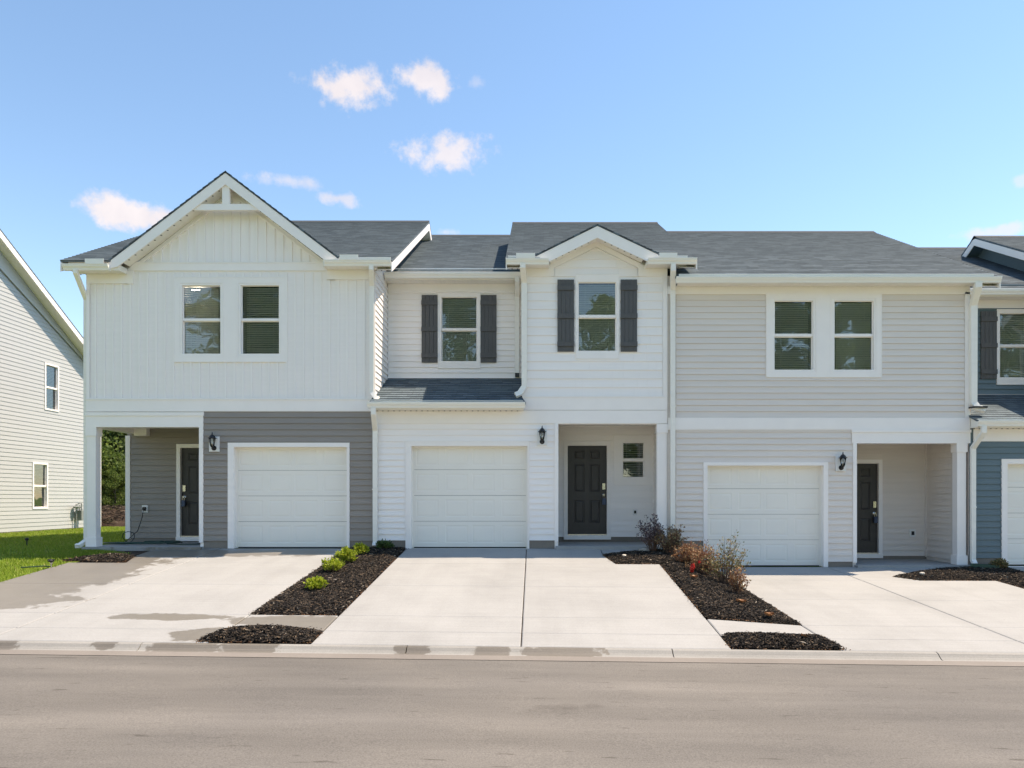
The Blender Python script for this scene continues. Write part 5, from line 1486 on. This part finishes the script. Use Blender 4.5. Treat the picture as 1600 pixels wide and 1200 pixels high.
def rocks():
    rr = random.Random(9)
    spots = [(2.98, -.55, .15, 'rock_white', 'white rock behind the bronze shrubs by the foundation'), (3.52, -2.6, .09, 'rock_white', 'pale rock at the edge of the right driveway bed'),
             (1.72, -1.1, .045, 'rock_white', 'small white stone in the mulch before the middle porch'), (7.35, -1.2, .05, 'rock_white', 'small white stone in the mulch before the right porch'),
             (2.2, -.55, .11, 'stone_grey', 'grey stone lying under the dark purple shrub')]
    for x, y, r, mt, lb in spots:
        bm = bmesh.new(); bmesh.ops.create_icosphere(bm, subdivisions=2, radius=r)
        for v in bm.verts:
            v.co *= rr.uniform(.8, 1.12); v.co.z *= .6; v.co.x *= 1.25
        me = bpy.data.meshes.new('rock'); bm.to_mesh(me); bm.free(); me.materials.append(MATS[mt])
        o = bpy.data.objects.new('rock', me); COL.objects.link(o); o.location = (x, y, gz(x, y) + .06); o.rotation_euler = (0, 0, rr.uniform(0, 3))
        tag(o, lb, 'rock')
    leaves = [(2.62, -3.0, 'curled orange leaf on the mulch below the red flower'), (3.02, -4.35, 'curled orange leaf on the mulch near the sidewalk'), (3.28, -6.2, 'dry tan leaf on the right kerb mound'), (3.2, -5.05, 'dry brown leaf at the front edge of the bronze shrub bed')]
    for x, y, lb in leaves:
        bm = bmesh.new(); bmesh.ops.create_grid(bm, x_segments=6, y_segments=4, size=1)
        for v in bm.verts:
            x_, y_ = v.co.x, v.co.y; w = (1 - x_ * x_) ** .5 if abs(x_) < 1 else 0
            v.co = Vector((x_ * .085, y_ * .05 * w, .03 * y_ * y_ + .02 * x_ * x_ + rr.uniform(0, .008)))
        bmesh.ops.solidify(bm, geom=bm.faces[:], thickness=.002)
        me = bpy.data.meshes.new('fallen_leaf'); bm.to_mesh(me); bm.free(); me.materials.append(MATS['leaf_dry'])
        o = bpy.data.objects.new('fallen_leaf', me); COL.objects.link(o); o.location = (x, y, gz(x, y) + .075); o.rotation_euler = (.2, .15, rr.uniform(-.6, .6)); tag(o, lb, 'leaf')
rocks()

# ------------------------------------------------------------------ plants
def leaf_quad(m, p, d, up, l, w):
    d = d.normalized(); s = d.cross(up)
    if s.length < .05: s = d.cross(Vector((1, 0, 0)))
    s.normalize(); n = s.cross(d)
    b = len(m.v)
    m.v += [tuple(p), tuple(p + d * l * .5 + s * w + n * w * .25), tuple(p + d * l), tuple(p + d * l * .5 - s * w + n * w * .25)]
    m.f += [(b, b + 1, b + 2), (b, b + 2, b + 3)]
def rand_dir(rr, zmin=-.4):
    while True:
        v = Vector((rr.gauss(0, 1), rr.gauss(0, 1), rr.gauss(0, 1)))
        if v.length > .1:
            v.normalize()
            if v.z > zmin: return v
def shrub(label, x, y, base, w, h, nst, leaf, lsize, dens, mat, seed, twig='twig', lean=(0, 0), cat='shrub', group=None, stray=.0, bare=.25):
    rr = random.Random(seed)
    T = thing('shrub', label, cat, (x, y, base), group)
    st, lf = MB(), MB()
    for i in range(nst):
        a = rr.uniform(0, 6.283); r = (rr.random() ** .6) * w / 2
        top = Vector((math.cos(a) * r + lean[0] * h, math.sin(a) * r * .85 + lean[1] * h, h * rr.uniform(.45, 1.0) * (1 - .35 * (r / (w / 2)) ** 2) * (1.25 if rr.random() < stray else 1)))
        p0 = Vector((math.cos(a) * .04, math.sin(a) * .04, -.03)); mid = p0.lerp(top, .5) + Vector((rr.gauss(0, .03), rr.gauss(0, .03), h * .06))
        pts = [p0, p0.lerp(mid, .6), mid, mid.lerp(top, .55) + Vector((rr.gauss(0, .015), rr.gauss(0, .015), 0)), top]
        st.tube(pts, [.006, .005, .0042, .003, .0015], 4, cap=False)
        n = int(dens * (.6 + .8 * rr.random()))
        segs = list(zip(pts, pts[1:]))
        for k in range(n):
            t = bare + (1 - bare) * rr.random() ** .8; t *= len(segs); j = min(int(t), len(segs) - 1); q = segs[j][0].lerp(segs[j][1], t - j)
            d = rand_dir(rr, -.3); q = q + d * rr.uniform(0, .05) * (w / .7)
            leaf_quad(lf, q, d + Vector((0, 0, .3)), rand_dir(rr), lsize * rr.uniform(.6, 1.3), lsize * rr.uniform(.22, .36))
    local_part('stems', st.mesh('stems', twig), T)
    local_part('foliage', lf.mesh('foliage', mat, normals=False), T)
    return T
def on_bed(poly, rise, x, y): return bed_h(poly, x, y, rise) - .01
LG = 'lime green shrubs in the left mulch bed'
for (x, y, w, h, mt, sd, n, lb) in ((-2.98, -.32, .32, .18, 'leaf_green', 21, 26, 'dull green shrub in the shade at the foot of the downspout'),
        (-3.34, -.98, .28, .24, 'leaf_lime', 22, 28, 'lime green shrub, second from the house in the left bed'),
        (-3.36, -1.85, .34, .28, 'leaf_lime', 23, 34, 'larger lime green shrub in the middle of the left bed'),
        (-3.42, -2.62, .40, .26, 'leaf_lime', 24, 36, 'low broad lime green shrub just in front of the larger one'),
        (-3.33, -3.95, .32, .21, 'leaf_lime', 25, 26, 'lone lime green shrub nearest the street')):
    shrub(lb, x, y, on_bed(M1, .05, x, y), w, h, n, None, .05, 30, mt, sd, group=LG, bare=.3)
shrub('dark purple leaved shrub before the middle porch column', 2.36, -.62, on_bed(M3, .05, 2.36, -.62), .62, .72, 52, None, .046, 22, 'leaf_purple', 31, lean=(-.12, 0), stray=.4, bare=.35)
shrub('tall bronze leaved shrub beside the white downspout', 2.68, -.75, on_bed(M3, .05, 2.68, -.75), .66, .62, 64, None, .046, 28, 'leaf_bronze', 32, stray=.2, bare=.25)
shrub('rust brown shrub below the bronze one in the right bed', 2.86, -1.55, on_bed(M3, .05, 2.86, -1.55), .60, .48, 60, None, .042, 26, 'leaf_rust', 33, stray=.2)
fl = shrub('rust and olive shrub bearing a red flower head', 2.98, -2.15, on_bed(M3, .05, 2.98, -2.15), .66, .56, 56, None, .040, 22, 'leaf_rust', 34, stray=.3, bare=.2)
def flower(c, rx, rz, n, l, seed):
    rr = random.Random(seed)
    bm = bmesh.new(); bmesh.ops.create_icosphere(bm, subdivisions=2, radius=1)
    for v in bm.verts:
        q = v.co.normalized(); k = .8 + .6 * math.sin(q.x * 9 + seed) * math.sin(q.z * 8) * math.cos(q.y * 7) + rr.uniform(-.3, .35)
        v.co = Vector((c[0] + q.x * rx * k, c[1] + q.y * rx * k, c[2] + q.z * rz * k))
    me = bpy.data.meshes.new('flower'); bm.to_mesh(me); bm.free(); me.materials.append(MATS['petal_red'])
    local_part('flower', me, fl)
flower((-.27, -.38, .17), .05, .075, 60, .04, 4)
flower((-.14, -.33, .26), .024, .03, 20, .03, 5)
shrub('wide straggly olive shrub before the right garage door', 3.28, -2.55, on_bed(M3, .05, 3.28, -2.55), .86, .80, 52, None, .042, 18, 'leaf_olive', 35, stray=.55, bare=.3)
shrub('small rusty shrub at the street end of the bronze row', 3.22, -3.45, on_bed(M3, .05, 3.22, -3.45), .42, .46, 32, None, .040, 20, 'leaf_rust', 36, stray=.3, bare=.2)
shrub('low green shrub with brown tips before the blue garage', UX(1562, -.5), -.5, on_bed(M5, .05, 9.5, -.5), .34, .22, 40, None, .04, 36, 'leaf_olive', 37)

# ------------------------------------------------------------------ trees
def tree_proto(label, h, crown_w, n_limb, n_leaf, leaf, mat, seed, crown_from=.25, group=None, openness=.5):
    rr = random.Random(seed)
    T = thing('tree', label, 'tree', (0, 0, 0), group)
    tr, lf = MB(), MB()
    pts = []; x = y = 0
    for i in range(9):
        t = i / 8; pts.append(Vector((x, y, h * .95 * t))); x += rr.gauss(0, .012 * h * .5); y += rr.gauss(0, .012 * h * .5)
    r0 = h * .017
    tr.tube(pts, [r0 * (1.25 if i == 0 else 1) * (1 - .9 * i / 8) + .012 for i in range(9)], 8, cap=False)
    clumps = []
    for i in range(n_limb):
        t = crown_from + (1 - crown_from) * (i + rr.random()) / n_limb; t = min(.99, t)
        k = t * 8; j = min(7, int(k)); p = pts[j].lerp(pts[j + 1], k - j)
        a = i * 2.4 + rr.uniform(-.5, .5)
        rel = (t - crown_from) / (1 - crown_from)
        ln = crown_w / 2 * (math.sin(math.pi * min(1, .22 + .78 * rel)) ** .7) * rr.uniform(.7, 1.1) + .3
        d = Vector((math.cos(a), math.sin(a), rr.uniform(.1, .65)))
        e = p + d * ln; mid = p.lerp(e, .5) + Vector((0, 0, ln * .08))
        tr.tube([p, mid, e], [r0 * .38 * (1 - .6 * t), r0 * .24 * (1 - .6 * t), .01], 5, cap=False)
        for q in range(3):
            s = p.lerp(e, rr.uniform(.35, .85)); dd = (d + rand_dir(rr) * .9).normalized() * ln * rr.uniform(.25, .5)
            tr.tube([s, s + dd * .5 + Vector((0, 0, .05)), s + dd], [.03, .02, .006], 4, cap=False)
            clumps.append((s + dd, ln * .22 + .3))
        clumps.append((e, ln * .25 + .35)); clumps.append((mid, ln * .2 + .3))
    clumps.append((pts[-1], crown_w * .1 + .3))
    per = n_leaf // len(clumps)
    for c, r in clumps:
        for k in range(int(per * rr.uniform(.5, 1.5))):
            d = rand_dir(rr, -1); q = c + Vector((d.x, d.y, d.z * .65)) * r * (rr.random() ** openness)
            leaf_quad(lf, q, rand_dir(rr, -.8), rand_dir(rr, -1), leaf * rr.uniform(.6, 1.3), leaf * rr.uniform(.25, .42))
    local_part('trunk', tr.mesh('trunk', 'bark', normals=False), T)
    local_part('crown', lf.mesh('crown', mat, normals=False), T)
    return T
# wood beyond the lawn, glimpsed between the porch column and the grey wall
GW = 'trees of the wood beyond the lawn'
ta = tree_proto('leafy tree with bright hanging sprays seen past the porch column', 7.6, 5.4, 30, 15000, .2, 'leaf_tree', 51, .10, GW)
tb = tree_proto('dark pine with bare lower trunk at the edge of the wood', 8.6, 4.4, 34, 11000, .2, 'leaf_pine', 52, .22, GW)
ta.location = (-21.6, 15.5, 0); tb.location = (-24.6, 19.5, .2)
rr = random.Random(8)
WOOD = [(-23.0, 21.0, .95), (-26.2, 20.2, .9), (-28.5, 23, .95), (-21.0, 24, .95), (-25.0, 25.5, 1.0), (-27.6, 28, 1.05), (-23.4, 29, 1.05), (-31, 26, .9), (-19.0, 28, .9), (-30, 31, 1.0),
        (-19.7, 18.4, .42), (-18.3, 17.0, .28), (-20.9, 21.2, .45), (-22.4, 23.6, .5), (-24.2, 27.2, .6), (-26.2, 30.5, .75), (-21.6, 26.5, .6), (-22.3, 17.6, .42), (-23.8, 17.2, .36), (-25.4, 22.6, .5), (-26.6, 24.2, .5), (-24.2, 23.4, .45), (-28, 26, .55), (-30, 28.5, .6), (-26, 31, .7), (-29, 34, .8), (-33, 33, .8), (-31, 37, .9), (-35, 38, .9), (-27, 36, .9), (-37, 43, 1.0), (-33, 42, 1.0), (-29, 41, 1.0), (-24, 35, .9)]
for i, (x, y, s) in enumerate(WOOD):
    leafy = (i % 2) if i < 10 else (i % 3)
    dup(ta if leafy else tb, (x, y, .2), rr.uniform(0, 6), s, label='young undergrowth tree at the foot of the wood past the porch column' if s < .6 else ('full grown leafy tree deep in the wood past the porch column' if leafy else 'full grown pine deep in the wood past the porch column'))
def bank():
    m = MB(); rr = random.Random(2); n = 26
    ys = [12.6, 13.3, 14.2, 15.5, 18, 24, 40, 60]; hs = [0, .22, .5, .62, .6, .5, .6, .6]
    xs = [-45 + 1.6 * k for k in range(40)]
    for j, (y, h) in enumerate(zip(ys, hs)):
        for x in xs: m.v.append((x, y + rr.uniform(-.1, .1), gz(max(-30, min(30, x)), 1) - .05 + h * rr.uniform(.8, 1.2)))
    k = len(xs)
    for j in range(len(ys) - 1):
        for i in range(k - 1): m.f.append((j * k + i, j * k + i + 1, (j + 1) * k + i + 1, (j + 1) * k + i))
    o = tag(m.build('soil_bank', 'soil', normals=False), kind='structure')
    d = MB()
    for q in range(5200):
        x, y = rr.uniform(-30, -16), 12.8 + 9 * rr.random() ** 1.6; z = .1 + .5 * min(1, (y - 12.8) / 1.6) + rr.uniform(0, .12)
        a = rr.uniform(0, 6.28); l = rr.uniform(.05, .3); v = Vector((math.cos(a), math.sin(a), rr.uniform(-.2, .5))) * l; s = Vector((-math.sin(a), math.cos(a), .4)) * rr.uniform(.008, .025)
        p = Vector((x, y, z)); b = len(d.v); d.v += [tuple(p - v), tuple(p + v + s), tuple(p + v - s), tuple(p + Vector((0, 0, .03)))]; d.f += [(b, b + 1, b + 3), (b, b + 3, b + 2), (b + 1, b + 2, b + 3)]
    tag(d.build('brush_litter', 'debris', o, normals=False), 'dead sticks and leaf litter on the soil bank', kind='stuff')
bank()
# trees across the street, behind the viewer: they show as reflections in the window panes
GR = 'trees across the street reflected in the panes'
t1 = tree_proto('tall broadleaf tree across the street, seen reflected in the window panes', 21, 11, 34, 17000, .42, 'leaf_tree', 61, .18, GR)
t2 = tree_proto('tall loose pine across the street, seen reflected in the window panes', 25, 8, 40, 13000, .40, 'leaf_pine', 62, .32, GR)
t1.location = (-24.5, -50, -.9); t2.location = (-6, -45, -.9)
lay = [(-22.5, -45, .9, 1), (-37, -46, .8, 0), (6.5, -46, .9, 0), (18.5, -44, .9, 1), (25.5, -45, .95, 0), (41, -46, .95, 0), (33, -52, .8, 1)]
lay += [(-34, -38, .26, 0), (-19, -39, .3, 0), (-2, -40, .28, 0), (11, -38, .3, 0), (15, -41, .33, 0), (30, -39, .27, 0), (47, -40, .3, 0)]
lay += [(-28 + 5.3 * k, -43 - 2.5 * (k % 3), .22 + .03 * (k % 3), 0) for k in range(14)]
for x, y, s, k in lay:
    dup((t1, t2)[k], (x, y, -.9), rr.uniform(0, 6), s, label='low bushy tree across the street, seen reflected in the window panes' if s < .4 else None)

# ceiling light burning behind the upper left window
m = MB(); m.lathe([(.085, 0), (.085, .02)], (UX(306, 1.2), 1.2, UZ(447, .09) + .22), 14)
tag(m.build('ceiling_light', 'lamp_glow'), 'small round ceiling light glowing behind the upper left window', 'ceiling light')
